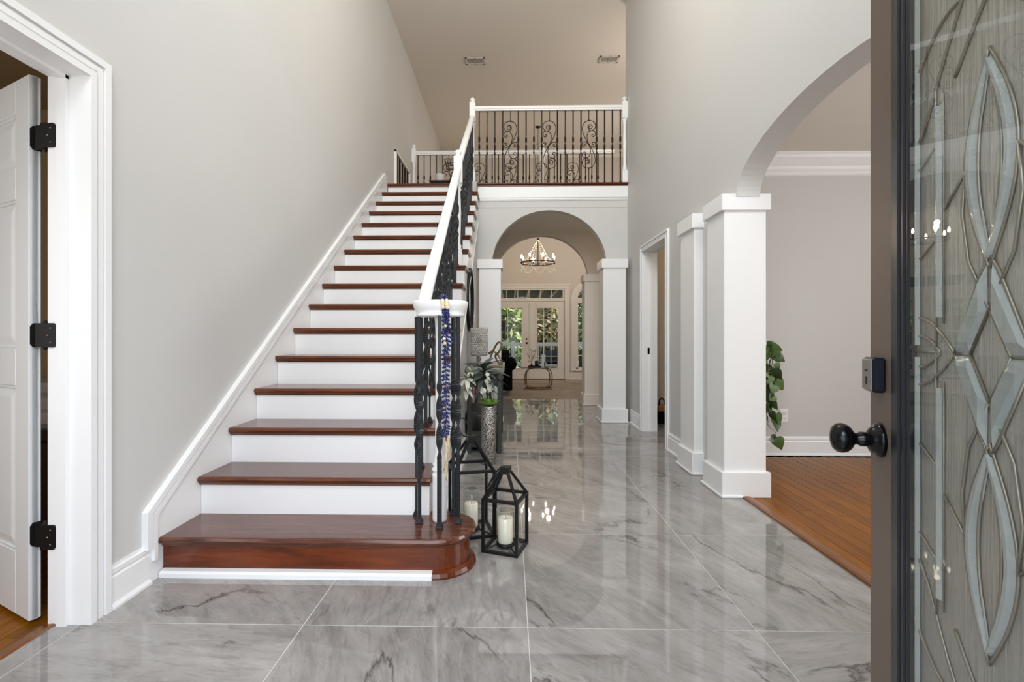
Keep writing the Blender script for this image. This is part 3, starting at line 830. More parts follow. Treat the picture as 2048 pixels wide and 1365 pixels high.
def newel(parent, x, y, z0, ztop, sq, zblock0, name='newel_post', m=None, top_ball=True):
    """turned post: square block from zblock0 to ztop, turned shaft below, button on top"""
    m = m or M_trim
    b = MB()
    b.box(x - sq, x + sq, y - sq, y + sq, zblock0, ztop, .006)
    L = zblock0 - z0
    b.box(x - sq * .95, x + sq * .95, y - sq * .95, y + sq * .95, z0, z0 + min(.16, L * .2), .006)
    zz = z0 + min(.16, L * .2)
    H = zblock0 - zz
    prof = [(sq * .9, 0), (sq * .98, .012), (sq * .7, .03), (sq * .85, .045), (sq * .55, .07), (sq * .62, H * .3), (sq * .72, H * .55), (sq * .55, H - .07), (sq * .8, H - .05), (sq * .6, H - .03), (sq * .95, H - .012), (sq * .9, H)]
    b.lathe(prof, (x, y, zz), 16)
    if top_ball:
        b.lathe([(sq * .75, 0), (sq * .8, .006), (sq * .5, .014), (sq * .62, .022), (sq * .85, .032), (sq * .88, .042), (sq * .6, .055), (1e-7, .06)], (x, y, ztop), 16)
    return part(name, b, m, parent)

def rail_section(w, h):
    # profile across (u, v): flat bottom, moulded sides, rounded top
    return [(-w * .36, 0), (w * .36, 0), (w * .36, h * .25), (w * .5, h * .4), (w * .5, h * .7), (w * .38, h * .92), (w * .15, h), (-w * .15, h), (-w * .38, h * .92), (-w * .5, h * .7), (-w * .5, h * .4), (-w * .36, h * .25)]
def rail_path(pts, w, h):
    """rail along pts (bottom line), vertical cross-sections"""
    P = [Vector(p) for p in pts]; secs = []
    for i, p in enumerate(P):
        t = (P[min(i + 1, len(P) - 1)] - P[max(i - 1, 0)]); t.z = 0; t.normalize()
        s = Vector((t.y, -t.x, 0))
        secs.append([p + s * u + Vector((0, 0, v)) for u, v in rail_section(w, h)])
    return MB().sweep(secs)

# --- stair railing
XB = -.463
rail = thing('stair_railing', 'white stair handrail with twisted black iron balusters and white newels', 'railing', (XB, 3.0, 0))
def rz(y): return 2.455 + .7167 * (y - 4.2)          # underside of the handrail
VC = (-.330, 2.268)                                  # centre of the volute
NB = 1.158                                           # underside of the volute
newel(rail, -.466, 4.285, nz(9), 2.655, .0375, 2.41)
newel(rail, -.468, 5.955, nz(16), 3.955, .0375, 3.70)
part('handrail', rail_path([(-.430, 2.335, rz(2.36)), (-.440, 2.55, rz(2.55)), (-.466, 4.26, rz(4.26))], .064, .072), M_trim, rail)
part('handrail', rail_path([(-.466, 4.31, rz(4.31) + .03), (-.468, 5.92, rz(5.92) + .03)], .064, .072), M_trim, rail)
part('volute', MB().lathe([(.085, -.022), (.113, -.020), (.116, -.010), (.112, -.004), (.121, .010), (.129, .030), (.131, .046), (.126, .053), (.10, .056), (1e-7, .057)], (VC[0], VC[1], NB), 40), M_trim, rail, 'round white volute cap of the handrail')
# turned newel under the volute
zb = nz(1)
part('newel_post', MB().lathe([(.032, 0), (.034, .01), (.034, .21), (.036, .225), (.028, .232), (.036, .24), (.037, .25), (.028, .258), (.035, .27), (.026, .285), (.022, .33), (.021, .5), (.019, .80), (.021, .93), (.026, .97)], (-.333, 2.255, zb), 20), M_trim, rail)
# five twisted balusters circling the newel
hB = NB - .018 - zb
for i, (bx, by) in enumerate(((-.4547, 2.325), (-.4235, 2.222), (-.3205, 2.163), (-.243, 2.226), (-.277, 2.33))):
    o = link('baluster', twisted(hB, .49, .36, 2.8, .0078, .0146, .005, .4 * i).mesh('baluster', M_iron), rail, RM[rail.name].inverted() @ Vector((bx, by, zb)))
    link('shoe', ME_SHOE, o)
# balusters up the flight: two to a tread, every fourth a scroll panel
n = 0
mcache = {}
for k in range(2, 16):
    for off in (.065, .194):
        y = ny(k) + off
        if abs(y - 4.285) < .05 or y > 5.9 or y < 2.36: continue
        z0 = nz(k)
        up = .03 if y > 4.285 else 0
        h = rz(y) + up - z0 + .012
        isS = (n % 4 == 2)
        key = (isS, round(h, 3))
        if key not in mcache:
            if isS:
                mb = scroll_mesh(h, h * .52, 1 if n % 8 < 4 else -1)
                R = Matrix.Rotation(PI / 2, 4, 'Z'); mb.v = [tuple(R @ Vector(p)) for p in mb.v]
            else:
                mb = twisted(h, h * .52, .32, 2.6, .0085, .0155, .005)
            mcache[key] = mb.mesh('baluster', M_iron)
        o = link('baluster' if not isS else 'scroll_baluster', mcache[key], rail, RM[rail.name].inverted() @ Vector((XB + .002 * n / 10, y, z0)))
        link('shoe', ME_SHOE, o)
        n += 1

# --- balcony and loft railings
def level_railing(label, y, z0, x_start, x_end, xs, scrolls, newels, flips):
    r = thing('balcony_railing', label, 'railing', ((x_start + x_end) / 2, y, z0))
    hr = .915
    part('handrail', rail_path([(x_start, y, z0 + hr), (x_end, y, z0 + hr)], .06, .06), M_trim, r)
    for nx in newels:
        newel(r, nx, y, z0, z0 + 1.02, .034, z0 + .80)
    tw = twisted(hr + .01, .49, .24, 2.5, .0068, .0125, .0042).mesh('baluster', M_iron_brown)
    sc = {f: scroll_mesh(hr + .01, .492, f, .0050).mesh('scroll_baluster', M_iron_brown) for f in (1, -1)}
    for i, x in enumerate(xs):
        s = i in scrolls
        o = link('scroll_baluster' if s else 'baluster', sc[flips.get(i, 1)] if s else tw, r, RM[r.name].inverted() @ Vector((x, y, z0)))
        if not s: link('shoe', ME_SHOE_B, o)
        if not s: o.rotation_euler = (0, 0, (i * 37 % 7) * .05)
    return r
YB = 5.965
xs = [(958.5 + 15.62 * i - 1020) * 5.96 / 955 for i in range(19)]
level_railing('white balcony rail with dark iron balusters and three tall scrolls above the arch', YB, 2.936, -.435, 1.44, xs, (4, 9, 14), (1.425,), {14: -1})
YF = 7.40
sp = .0962
xf = [-1.43 + sp * i for i in range(30)]
level_railing('farther white railing on the great room side of the loft', YF, 2.936, -1.50, 1.60, xf, (5, 10, 15, 20, 25), (-1.495, .497), {20: 1})

# ================================================================= DOORS AND WINDOWS
# --- left interior door, swung open into the side room (local x runs along the leaf, +y is the face we see)
UD = math.atan2(.428, -.904)
d1 = thing('door_1', 'white six-panel door standing open on three black hinges', None, (-1.757, 1.707, 0), UD, kind='structure')
DM = RM[d1.name]
DW, DT, DH = .76, .035, 2.005
sl = MB()
cols = [(.11, .345), (.415, .65)]
rows = [(.24, .86), (1.0, 1.56), (1.68, 1.88)]
sl.box(0, DW, -DT + .009, -.009, .004, DH, 0, DM)
xsplit = [0, .11, .345, .415, .65, DW]
for xa, xb in ((0, .11), (.345, .415), (.65, DW)):
    sl.box(xa, xb, -DT, 0, .004, DH, .002, DM)
for za, zb_ in ((.004, .24), (.86, 1.0), (1.56, 1.68), (1.88, DH)):
    for xa, xb in cols:
        sl.box(xa, xb, -DT, 0, za, zb_, .002, DM)
part('slab', sl, M_door, d1)
for xa, xb in cols:
    for za, zb_ in rows:
        p = MB()
        # raised field with sloping bevels
        q0, q1 = .006, .045
        v = []
        for (ix, yy) in ((q0, -.010), (q1, -.003)):
            v += [(xa + ix, yy, za + ix), (xb - ix, yy, za + ix), (xb - ix, yy, zb_ - ix), (xa + ix, yy, zb_ - ix)]
        f = [(4, 5, 6, 7)] + [(i, (i + 1) % 4, 4 + (i + 1) % 4, 4 + i) for i in range(4)] + [(3, 2, 1, 0)]
        p.add(v, f, False, DM)
        # sticking moulding round the field
        for (a0, a1, b0, b1) in ((xa, xb, za, za + .012), (xa, xb, zb_ - .012, zb_), (xa, xa + .012, za, zb_), (xb - .012, xb, za, zb_)):
            p.box(a0, a1, -.010, -.003, b0, b1, .003, DM)
        part('panel', p, M_door, d1)
for zc in (.318, 1.05, 1.775):
    h = MB()
    h.tube([(-1.700, 1.712, zc - .046), (-1.700, 1.712, zc + .046)], .0075, 12)
    for q in (-.05, .05): h.ball((-1.700, 1.712, zc + q * .96), .007, 8)
    pl = part('hinge', h, M_black, d1)
    # leaf on the jamb and leaf on the door edge
    part('hinge_leaf', MB().prism([(-1.700, zc - .044), (-1.652, zc - .044), (-1.643, zc - .035), (-1.643, zc + .035), (-1.652, zc + .044), (-1.700, zc + .044)], 'XZ', 1.692, 1.700), M_black, pl)
    e = Vector((.015, .032)).normalized()
    A = Vector((-1.757, 1.707)) + Vector((.904, -.428)) * .003
    lf = MB().add([(A.x + e.x * s + .904 * o, A.y + e.y * s - .428 * o, zc + z) for o in (0, .003) for s, z in ((.002, -.032), (.010, -.044), (.036, -.044), (.036, .044), (.010, .044), (.002, .032))], [(0, 1, 2, 3, 4, 5), (11, 10, 9, 8, 7, 6)] + [(i, (i + 1) % 6, 6 + (i + 1) % 6, 6 + i) for i in range(6)])
    lf.box(-1.738, -1.700, 1.712, 1.716, zc - .044, zc + .044)
    part('hinge_leaf', lf, M_black, pl)
    sc = MB()
    for dx, dz in ((-.012, .026), (-.030, 0), (-.012, -.026)):
        sc.ball((-1.655 + dx * .6, 1.6915, zc + dz), .0032, 6, sy=.5)
    part('screws', sc, M_satin, pl)

# --- entrance door leaf, swung inwards: local x from hinge to latch, +y is the face we see
ED = math.atan2(.9405, .3397)
d2 = thing('door_2', 'dark entrance door standing open with tall leaded glass light', None, (.4822, .2634, 0), ED, kind='structure')
EM = RM[d2.name]
EWd, ET = .80, .045
gx0, gx1, gz0, gz1 = .187, .617, .20, 1.92
lf = MB()
lf.box(EWd - .117, EWd, -ET, 0, .012, 2.08, .002, EM).box(0, .117, -ET, 0, .012, 2.08, .002, EM)
lf.box(.117, EWd - .117, -ET, 0, .012, gz0 - .064, .002, EM).box(.117, EWd - .117, -ET, 0, gz1 + .064, 2.08, .002, EM)
part('leaf', lf, M_doorpaint, d2)
fr = MB()
for (xa, xb, za, zb_) in ((gx1, EWd - .117, gz0 - .064, gz1 + .064), (.117, gx0, gz0 - .064, gz1 + .064)):
    w = xb - xa; sgn = 1 if xa > .4 else -1
    outer, inner = (xb, xa) if sgn > 0 else (xa, xb)
    for f0, f1, h in ((0, .30, .004), (.30, .62, .007), (.62, .84, .004), (.84, 1.0, .001)):
        a = outer + (inner - outer) * f0; b = outer + (inner - outer) * f1
        fr.box(min(a, b), max(a, b), -ET - h, h, za, zb_, .003, EM)
for (za, zb_) in ((gz0 - .064, gz0), (gz1, gz1 + .064)):
    fr.box(.117, EWd - .117, -ET - .012, .012, za, zb_, .004, EM)
part('glass_frame', fr, M_doorframe, d2)
# outer clear pane, textured pane with leaded design
pane = part('clear_pane', MB().add([(gx0 - .01, -.001, gz0 - .01), (gx1 + .01, -.001, gz0 - .01), (gx1 + .01, -.001, gz1 + .01), (gx0 - .01, -.001, gz1 + .01)], [(0, 1, 2, 3)], False, EM), M_pane, d2)
part('textured_pane', MB().box(gx0 - .01, gx1 + .01, -.0155, -.0115, gz0 - .01, gz1 + .01, 0, EM), M_texglass, d2)
cxg, czg = (gx0 + gx1) / 2, 1.023
YC = -.0095
came = MB(); bev = []
def cm(pts, r=.0026):
    came.tube([(cxg + u, YC, czg + v) for u, v in pts], r * .8, 6, M=EM)
def bevelstrip(cl, hw):
    """ridge-topped strip of bevelled glass along a centre line"""
    b = MB(); v = []; n = len(cl)
    for i, (u, w) in enumerate(cl):
        a = Vector(cl[min(i + 1, n - 1)]) - Vector(cl[max(i - 1, 0)]); a.normalize(); q = Vector((-a.y, a.x))
        t = hw * (min(1, .25 + 4 * min(i, n - 1 - i) / (n - 1)) if n > 3 else 1)
        for s, h in ((-1, 0), (-.25, .005), (.25, .005), (1, 0)):
            v.append((cxg + u + q.x * t * s, YC + h, czg + w + q.y * t * s))
    f = []
    for i in range(n - 1):
        for k in range(4):
            l = (k + 1) % 4
            f.append((i * 4 + k, i * 4 + l, i * 4 + 4 + l, i * 4 + 4 + k))
    f += [(0, 1, 2, 3), (4 * n - 1, 4 * n - 2, 4 * n - 3, 4 * n - 4)]
    b.add(v, f, False, EM)
    part('glass_bevel', b, M_bevel, d2)
def bevelpoly(pts, inset=.35):
    b = MB(); n = len(pts); cu = sum(p[0] for p in pts) / n; cv = sum(p[1] for p in pts) / n
    v = [(cxg + u, YC, czg + w) for u, w in pts] + [(cxg + u + (cu - u) * inset, YC + .006, czg + w + (cv - w) * inset) for u, w in pts]
    f = [tuple(range(n, 2 * n)), tuple(range(n))[::-1]] + [(i, (i + 1) % n, n + (i + 1) % n, n + i) for i in range(n)]
    b.add(v, f, False, EM); part('glass_bevel', b, M_bevel, d2)
def lens(hw, v0, v1, s, n=20):
    return [(s * hw * math.sin(PI * i / n), v0 + (v1 - v0) * i / n) for i in range(n + 1)]
for sv in (1, -1):
    F = lambda pts: [(u, v * sv) for u, v in pts]
    for s in (1, -1):
        cm(F(lens(.058, .115, .405, s))); cm(F(lens(.026, .135, .385, s)))
        bevelstrip(F(lens(.043, .13, .39, s)), .014)
        # vertical bevel strips beside the lenses
        bevelstrip(F([(s * .130, .055), (s * .130, .385)]), .008)
        cm(F([(s * .142, .0), (s * .142, .42)]), .0022); cm(F([(s * .118, .045), (s * .118, .40)]), .0018)
        bevelstrip(F([(s * .203, .01), (s * .203, .80)]), .006)
        # arches above and below
        cm(F([(s * (.215 - .30 * t), .40 + .115 * math.sin(PI * (.18 + .8 * t))) for t in [i / 20 for i in range(21)]]), .0034)
        cm(F([(s * .215, .34), (s * .17, .38), (s * .11, .46), (s * .03, .55), (0, .57)]), .003)
        cm(F([(s * .215, .30), (s * .14, .33)]), .0024); cm(F([(s * .058, .26), (s * .115, .22)]), .0026); cm(F([(s * .215, .15), (s * .142, .18)]), .0024)
        # long sweeping lines crossing below the lens
        cm(F([(s * .058, .26), (s * .066, .20), (s * .05, .13), (0, .06)]), .003)
        cm(F([(s * .086, 0), (s * .02, .11), (0, .135)]), .0026)
        bevelpoly(F([(s * .086, .002), (s * .046, .002), (s * .004, .062), (s * .006, .122)]))
        # half rounds at the sides
        cm(F([(s * .215, .056), (s * .19, .056), (s * .155, .046), (s * .12, .026), (s * .086, 0)]), .0028)
        cm(F([(s * .215, .026), (s * .185, .026), (s * .155, .016), (s * .128, 0)]), .0026)
    cm(F([(-.045, 0), (0, .062), (.045, 0)]), .003)
    # uppermost and lowest lens of the design
    for s in (1, -1):
        cm(F(lens(.05, .56, .84, s)), .0028); bevelstrip(F(lens(.036, .57, .83, s)), .012)
cm([(-.215, 0), (-.128, 0)]); cm([(.215, 0), (.128, 0)]); cm([(-.086, 0), (-.045, 0)]); cm([(.086, 0), (.045, 0)])
part('lead_came', came, M_came, d2)
# knob with rose, deadbolt
def along_n(x, z, prof, n=28, name='knob', m=M_black_gloss, par=None):
    R = EM @ Matrix.Translation((x, 0, z)) @ Matrix.Rotation(-PI / 2, 4, 'X')
    return part(name, MB().lathe(prof, (0, 0, 0), n, R), m, par or d2)
KX = EWd - .058
kb = along_n(KX, .842, [(.034, .0), (.034, .006), (.031, .010), (.026, .012), (.026, .016), (.020, .020), (.012, .024)], name='rose')
along_n(KX, .842, [(.0125, .02), (.0145, .026), (.0145, .034), (.011, .040), (.013, .045), (.022, .050), (.0285, .058), (.030, .066), (.0285, .074), (.022, .081), (.010, .0845), (1e-7, .085)], par=kb)
dbz = .972
db = part('deadbolt', MB().box(KX - .028, KX + .028, 0, .022, dbz - .034, dbz + .034, .004, EM), M_bolt_dark, d2)
part('faceplate', MB().box(KX - .025, KX + .025, .020, .024, dbz - .031, dbz + .031, .003, EM), M_satin, db)
part('keyhole', MB().box(KX - .004, KX + .004, .0235, .0248, dbz - .020, dbz - .004, .002, EM).box(KX - .006, KX + .006, .0235, .0248, dbz + .006, dbz + .010, 0, EM), M_black, db)

# --- garden doors with transom
gd = thing('door_3', 'white double garden doors with small panes and a transom above', None, (.501, FAR, SUNK), kind='structure')
YF0, YF1 = FAR - .02, FAR + .03
fm = MB()
fm.box(-.56, -.44, FAR - .025, FAR + .14, SUNK, 2.275, .004).box(1.44, 1.56, FAR - .025, FAR + .14, SUNK, 2.275, .004).box(-.56, 1.56, FAR - .025, FAR + .14, 2.275, 2.395, .004)
fm.box(-.60, 1.60, FAR - .035, FAR - .026, 2.36, 2.40, .003)
fm.box(-.44, 1.44, FAR - .012, FAR + .10, 1.945, 2.025, .004).box(-.44, 1.44, FAR - .01, FAR + .08, 2.24, 2.28, .003)
fm.box(-.44, -.385, FAR, FAR + .08, 2.02, 2.24).box(1.388, 1.44, FAR, FAR + .08, 2.02, 2.24)
part('frame', fm, M_trim_warm, gd)
for k in range(1, 6):
    x = -.385 + k * .2955
    part('transom_muntin', MB().box(x - .008, x + .008, FAR + .01, FAR + .05, 2.02, 2.245, .002), M_trim_warm, gd)
part('transom_pane', MB().add([(-.385, FAR + .03, 2.02), (1.39, FAR + .03, 2.02), (1.39, FAR + .03, 2.245), (-.385, FAR + .03, 2.245)], [(0, 1, 2, 3)]), M_pane, gd)
for xa, xb, la, lb in ((-.434, .498, -.25, .317), (.504, 1.436, .705, 1.265)):
    lfm = MB()
    lfm.box(xa, la, FAR, FAR + .045, SUNK + .012, 1.935, .002).box(lb, xb, FAR, FAR + .045, SUNK + .012, 1.935, .002)
    lfm.box(la, lb, FAR, FAR + .045, SUNK + .012, .178, .002).box(la, lb, FAR, FAR + .045, 1.776, 1.935, .002)
    lp = part('door_leaf', lfm, M_trim_warm, gd)
    fr_ = MB()
    for a, b, c, d in ((la - .02, la + .012, .16, 1.79), (lb - .012, lb + .02, .16, 1.79), (la - .02, lb + .02, .16, .19), (la - .02, lb + .02, 1.764, 1.79)):
        fr_.box(a, b, FAR - .01, FAR + .01, c, d, .004)
    part('lite_frame', fr_, M_trim_warm, lp)
    for k in (1, 2):
        x = la + (lb - la) * k / 3
        part('muntin', MB().box(x - .008, x + .008, FAR + .002, FAR + .04, .178, 1.776, .002), M_trim, lp)
    for k in range(1, 5):
        z = .178 + 1.598 * k / 5
        part('muntin', MB().box(la, lb, FAR + .002, FAR + .04, z - .008, z + .008, .002), M_trim, lp)
    part('pane', MB().add([(la, FAR + .025, .178), (lb, FAR + .025, .178), (lb, FAR + .025, 1.776), (la, FAR + .025, 1.776)], [(0, 1, 2, 3)]), M_pane, lp)
kn = MB().box(.425, .455, FAR - .018, FAR, .93, .975, .003)
part('deadbolt', kn, M_brown_dark, gd)
part('knob', MB().lathe([(.026, 0), (.026, .008), (.012, .012), (.012, .03), (.026, .04), (.028, .052), (.02, .062), (1e-7, .065)], (0, 0, 0), 16, Matrix.Translation((.44, FAR, .845)) @ Matrix.Rotation(PI / 2, 4, 'X')), M_brown_dark, gd)
for z in (.1, .85, 1.6):
    part('hinge', MB().box(1.432, 1.442, FAR - .008, FAR + .004, z, z + .09, .002), M_satin, gd)
part('sill', MB().box(-.44, 1.44, FAR - .05, FAR + .14, SUNK, SUNK + .014, .004), M_thresh, gd)

# --- arched windows either side of the garden doors
for wi, c in enumerate((2.0455, -1.043)):
    w = thing('window_%d' % (wi + 1), ('tall arched window right of the garden doors', 'tall arched window left of the garden doors')[wi], None, (c, FAR, .16), kind='structure')
    R = .305
    fm = MB()
    outer = [(c - R - .13, .14), (c - R - .13, 2.03)] + arc(c, 2.03, R + .13, R + .13, PI, 0, 28)[1:-1] + [(c + R + .13, 2.03), (c + R + .13, .14)]
    inner = [(c + R, .14), (c + R, 2.03)] + arc(c, 2.03, R, R, 0, PI, 28)[1:-1] + [(c - R, 2.03), (c - R, .14)]
    ol = outer + inner
    n = len(outer)
    for i in range(n - 1):
        a, b = outer[i], outer[i + 1]; d_, e_ = inner[n - 1 - i], inner[n - 2 - i]
        fm.prism([a, b, e_, d_], 'XZ', FAR - .022, FAR + .002)
    fm.box(c - R - .16, c + R + .16, FAR - .05, FAR + .02, .115, .16, .005)
    part('casing', fm, M_trim_warm, w)
    sa = MB()
    sa.box(c - R, c - R + .05, FAR + .01, FAR + .06, .16, 2.04, .002).box(c + R - .05, c + R, FAR + .01, FAR + .06, .16, 2.04, .002).box(c - R, c + R, FAR + .01, FAR + .06, .16, .20, .002)
    sa.box(c - R, c + R, FAR - .005, FAR + .06, 1.90, 2.03, .003)
    for i in range(16):
        a0, a1 = PI * i / 16, PI * (i + 1) / 16
        sa.prism([(c + R * math.cos(a0), 2.03 + R * math.sin(a0)), (c + R * math.cos(a1), 2.03 + R * math.sin(a1)), (c + (R - .045) * math.cos(a1), 2.03 + (R - .045) * math.sin(a1)), (c + (R - .045) * math.cos(a0), 2.03 + (R - .045) * math.sin(a0))], 'XZ', FAR + .01, FAR + .06)
    part('sash', sa, M_trim_warm, w)
    for z in (.52, .86, 1.2, 1.54):
        part('muntin', MB().box(c - R + .05, c + R - .05, FAR + .02, FAR + .05, z - .008, z + .008, .002), M_trim, w)
    part('muntin', MB().box(c - .008, c + .008, FAR + .02, FAR + .05, .2, 1.9, .002), M_trim, w)
    for a in (PI * .25, PI * .5, PI * .75):
        part('fan_muntin', MB().tube([(c, FAR + .035, 2.03), (c + (R - .03) * math.cos(a), FAR + .035, 2.03 + (R - .03) * math.sin(a))], .008, 6), M_trim, w)
    part('pane', MB().add([(c - R + .02, FAR + .035, .18), (c + R - .02, FAR + .035, .18), (c + R - .02, FAR + .035, 2.03)] + [(x, FAR + .035, z) for x, z in arc(c, 2.03, R - .02, R - .02, 0, PI, 16)[1:]], [tuple(range(3 + 16))]), M_pane, w)
# --- window above the entrance (behind the viewer) and the wooden entrance frame
w = thing('window_3', 'tall window above the entrance', None, (.065, .17, 2.9), kind='structure')
part('frame', MB().box(-1.15, -1.09, .12, .262, 2.75, 4.9).box(1.19, 1.25, .12, .262, 2.75, 4.9).box(-1.09, 1.19, .12, .262, 2.75, 2.81).box(-1.09, 1.19, .12, .262, 4.84, 4.9).box(.03, .07, .14, .20, 2.81, 4.84), M_trim, w)
part('pane', MB().add([(-1.09, .165, 2.81), (1.19, .165, 2.81), (1.19, .165, 4.84), (-1.09, .165, 4.84)], [(0, 1, 2, 3)]), M_pane, w)

# ================================================================= FURNITURE AND SMALL THINGS IN THE HALL
# --- black framed lanterns with candles
def lantern(label, cx, cy, side, zs, zt, ang, ring, cand, clabel, glabel, hy):
    t = thing('lantern', label, 'lantern', (cx, cy, 0), ang)
    LM = RM[t.name]
    h = side / 2; b = .0075
    f = MB()
    for sx in (-1, 1):
        for sy in (-1, 1):
            f.box(sx * h - b, sx * h + b, sy * h - b, sy * h + b, 0, zs, .0012, LM)
    part('post_frame', f, M_black, t)
    for z0, nm in ((0, 'bottom_frame'), (zs - 2 * b, 'top_frame')):
        q = MB()
        for s in (-1, 1):
            q.box(-h, h, s * h - b, s * h + b, z0, z0 + 2 * b, .0012, LM); q.box(s * h - b, s * h + b, -h, h, z0, z0 + 2 * b, .0012, LM)
        part(nm, q, M_black, t)
    rf = MB(); c = .021
    for sx in (-1, 1):
        for sy in (-1, 1):
            rf.tube([(sx * h, sy * h, zs - b), (sx * c, sy * c, zt - .03)], b * 1.15, 4, M=LM)
    part('roof_frame', rf, M_black, t)
    part('cap', MB().box(-c - .003, c + .003, -c - .003, c + .003, zt - .036, zt, .002, LM), M_black, t)
    cr = MB()
    for sx in (-1, 1):
        for sy in (-1, 1):
            cr.tube([(sx * h, sy * h, .008), (sx * .038, sy * .038, .022)], .005, 4, M=LM)
    cr.lathe([(.044, .014), (.047, .016), (.047, .026), (.042, .028)], (0, 0, 0), 20, LM)
    part('candle_stand', cr, M_black, t)
    rg = MB()
    pts = [(p[0], p[1], p[2]) for p in ring]
    rg.tube(spline(pts, 6), .0038, 8, M=LM)
    part('ring_handle', rg, M_black, t)
    r, ch, gh = cand
    cd = thing('candle', clabel, 'candle', (cx, cy, .028))
    part('wax', MB().lathe([(r * .96, .028), (r, .032), (r, .028 + ch - .004), (r * .93, .028 + ch), (r * .5, .028 + ch - .006), (1e-7, .028 + ch - .008)], (cx, cy, 0), 28), M_candle, cd)
    part('wick', MB().tube([(cx, cy, .028 + ch - .01), (cx + .001, cy, .028 + ch + .008)], .0014, 6), M_black, cd)
    g = thing('hurricane_glass', glabel, 'glass', (cx, cy, .028))
    part('glass_wall', MB().lathe([(r + .006, .028), (r + .007, .05), (r + .007, .028 + gh)], (cx, cy, 0), 28), M_jar, g)
    part('rim', MB().tube([(cx + (r + .007) * math.cos(2 * PI * i / 28), cy + (r + .007) * math.sin(2 * PI * i / 28), .028 + gh) for i in range(28)], .0012, 6, True), M_crystal, g)
lantern('smaller black open-frame lantern in front on the marble floor', -.0225, 2.362, .170, .262, .402, math.atan2(.165, .055) - PI / 2,
        [(-.02, 0, .385), (-.045, .012, .375), (-.085, .03, .32), (-.10, .02, .285), (-.09, -.01, .29), (-.06, -.012, .34), (-.02, -.004, .384)],
        (.037, .122, .16), 'white pillar candle in the smaller black lantern', 'clear glass cylinder around the candle in the smaller lantern', 0)
lantern('taller black open-frame lantern beside the stair end', -.208, 2.556, .205, .352, .512, .25,
        [(-.005, 0, .505), (-.012, .0, .545), (-.030, .004, .595), (-.056, .008, .605), (-.066, .006, .560), (-.045, .002, .515), (-.012, 0, .505)],
        (.036, .125, .20), 'white pillar candle in the taller black lantern', 'clear glass cylinder around the candle in the taller lantern', 0)

# --- blue shell garland hung over the volute
lei = thing('shell_garland', 'blue shell bead garland with cream ends hanging from the stair volute', 'garland', (-.30, 2.12, 1.2))
LI = RM[lei.name].inverted()
rnd = random.Random(4)
me_bead = MB().ball((0, 0, 0), .0078, 8, 1.15, .85, .72).mesh('shell_bead', M_blue)
me_cream = MB().ball((0, 0, 0), .0095, 8, 1.1, .8, .85).mesh('cream_shell', M_cream)
def X_at(px, Y): return (px - 1020) * (Y * .9997 + .006) / 955
def put(me, nm, x, y, z, s=1.0):
    o = link(nm, me, lei, LI @ Vector((x, y, z))); o.rotation_euler = (rnd.uniform(-.6, .6), rnd.uniform(-1, 1), rnd.uniform(-1, 1)); o.scale = (s, s, s)
gx, gy = -.286, 2.128
# over the volute: from the back of the cap across its top and down the front
over = spline([(-.318, 2.33, 1.236), (-.312, 2.24, 1.228), (-.302, 2.17, 1.226), (-.294, 2.135, 1.205), (-.288, 2.125, 1.165), (gx, gy, 1.13)], 4)
for i, p in enumerate(over):
    for s in (-1, 1):
        if 12 <= i <= 15: put(me_cream, 'cream_shell', p.x + s * .009, p.y, p.z, 1.15)
        else: put(me_bead, 'shell_bead', p.x + s * .009, p.y, p.z + rnd.uniform(-.003, .003), 1.2)
me_drop = MB().ball((0, 0, 0), .0070, 8, 1.45, .85, .80).mesh('shell_bead', M_blue)
def drop(x, y, z, tilt, s=1.0):
    o = link('shell_bead', me_drop, lei, LI @ Vector((x, y, z))); o.rotation_euler = (rnd.uniform(-.3, .3), tilt, rnd.uniform(-.3, .3)); o.scale = (s, s, s)
z = 1.118; i = 0
while z > .60:
    x = gx + .003 * math.sin(i * 1.3)
    for s in (-1, 1):
        drop(x + s * .0100, gy + rnd.uniform(-.002, .002), z + s * .0015, s * rnd.uniform(.25, .6), rnd.uniform(.95, 1.12))
        if i < 8 or i % 3 == 1: drop(x + s * .0055, gy - .004, z - .008, s * rnd.uniform(.6, 1.1), .8)
    if i in (1, 4, 5): put(me_cream, 'cream_shell', x - .004, gy - .009, z - .008, .85)
    if 3 <= i <= 5:
        for q in (-.010, .026): drop(x + q, gy, z + rnd.uniform(-.006, .006), rnd.uniform(-.8, .8), 1.05)
    z -= .0190 if z > .66 else .0120; i += 1
part('cord', MB().tube([tuple(p) for p in over] + [(gx, gy, 1.12 - k * .03) for k in range(1, 19)], .0018, 6), M_blue, lei)
rb = MB()
for dx, w0, zz in ((-.004, .016, .445), (.006, .010, .40)):
    v = []; m = 10
    for i in range(m + 1):
        f = i / m; zc = .60 - (.60 - zz) * f; wv = w0 * (1 - .55 * f) * (.8 + .2 * math.sin(9 * f))
        for s in (-1, 1):
            for yy in (0, .0015): v.append((gx + dx + .006 * math.sin(5 * f) + s * wv * .5, gy + .006 * math.sin(7 * f + s) + yy, zc))
    f_ = []
    for i in range(m):
        a = i * 4; b = a + 4
        f_ += [(a, a + 2, b + 2, b), (a + 1, b + 1, b + 3, a + 3), (a, b, b + 1, a + 1), (a + 2, a + 3, b + 3, b + 2)]
    f_ += [(0, 1, 3, 2), (4 * m, 4 * m + 2, 4 * m + 3, 4 * m + 1)]
    rb.add(v, f_, True)
part('ribbon_tail', rb, M_ribbon, lei, 'cream ribbon end')

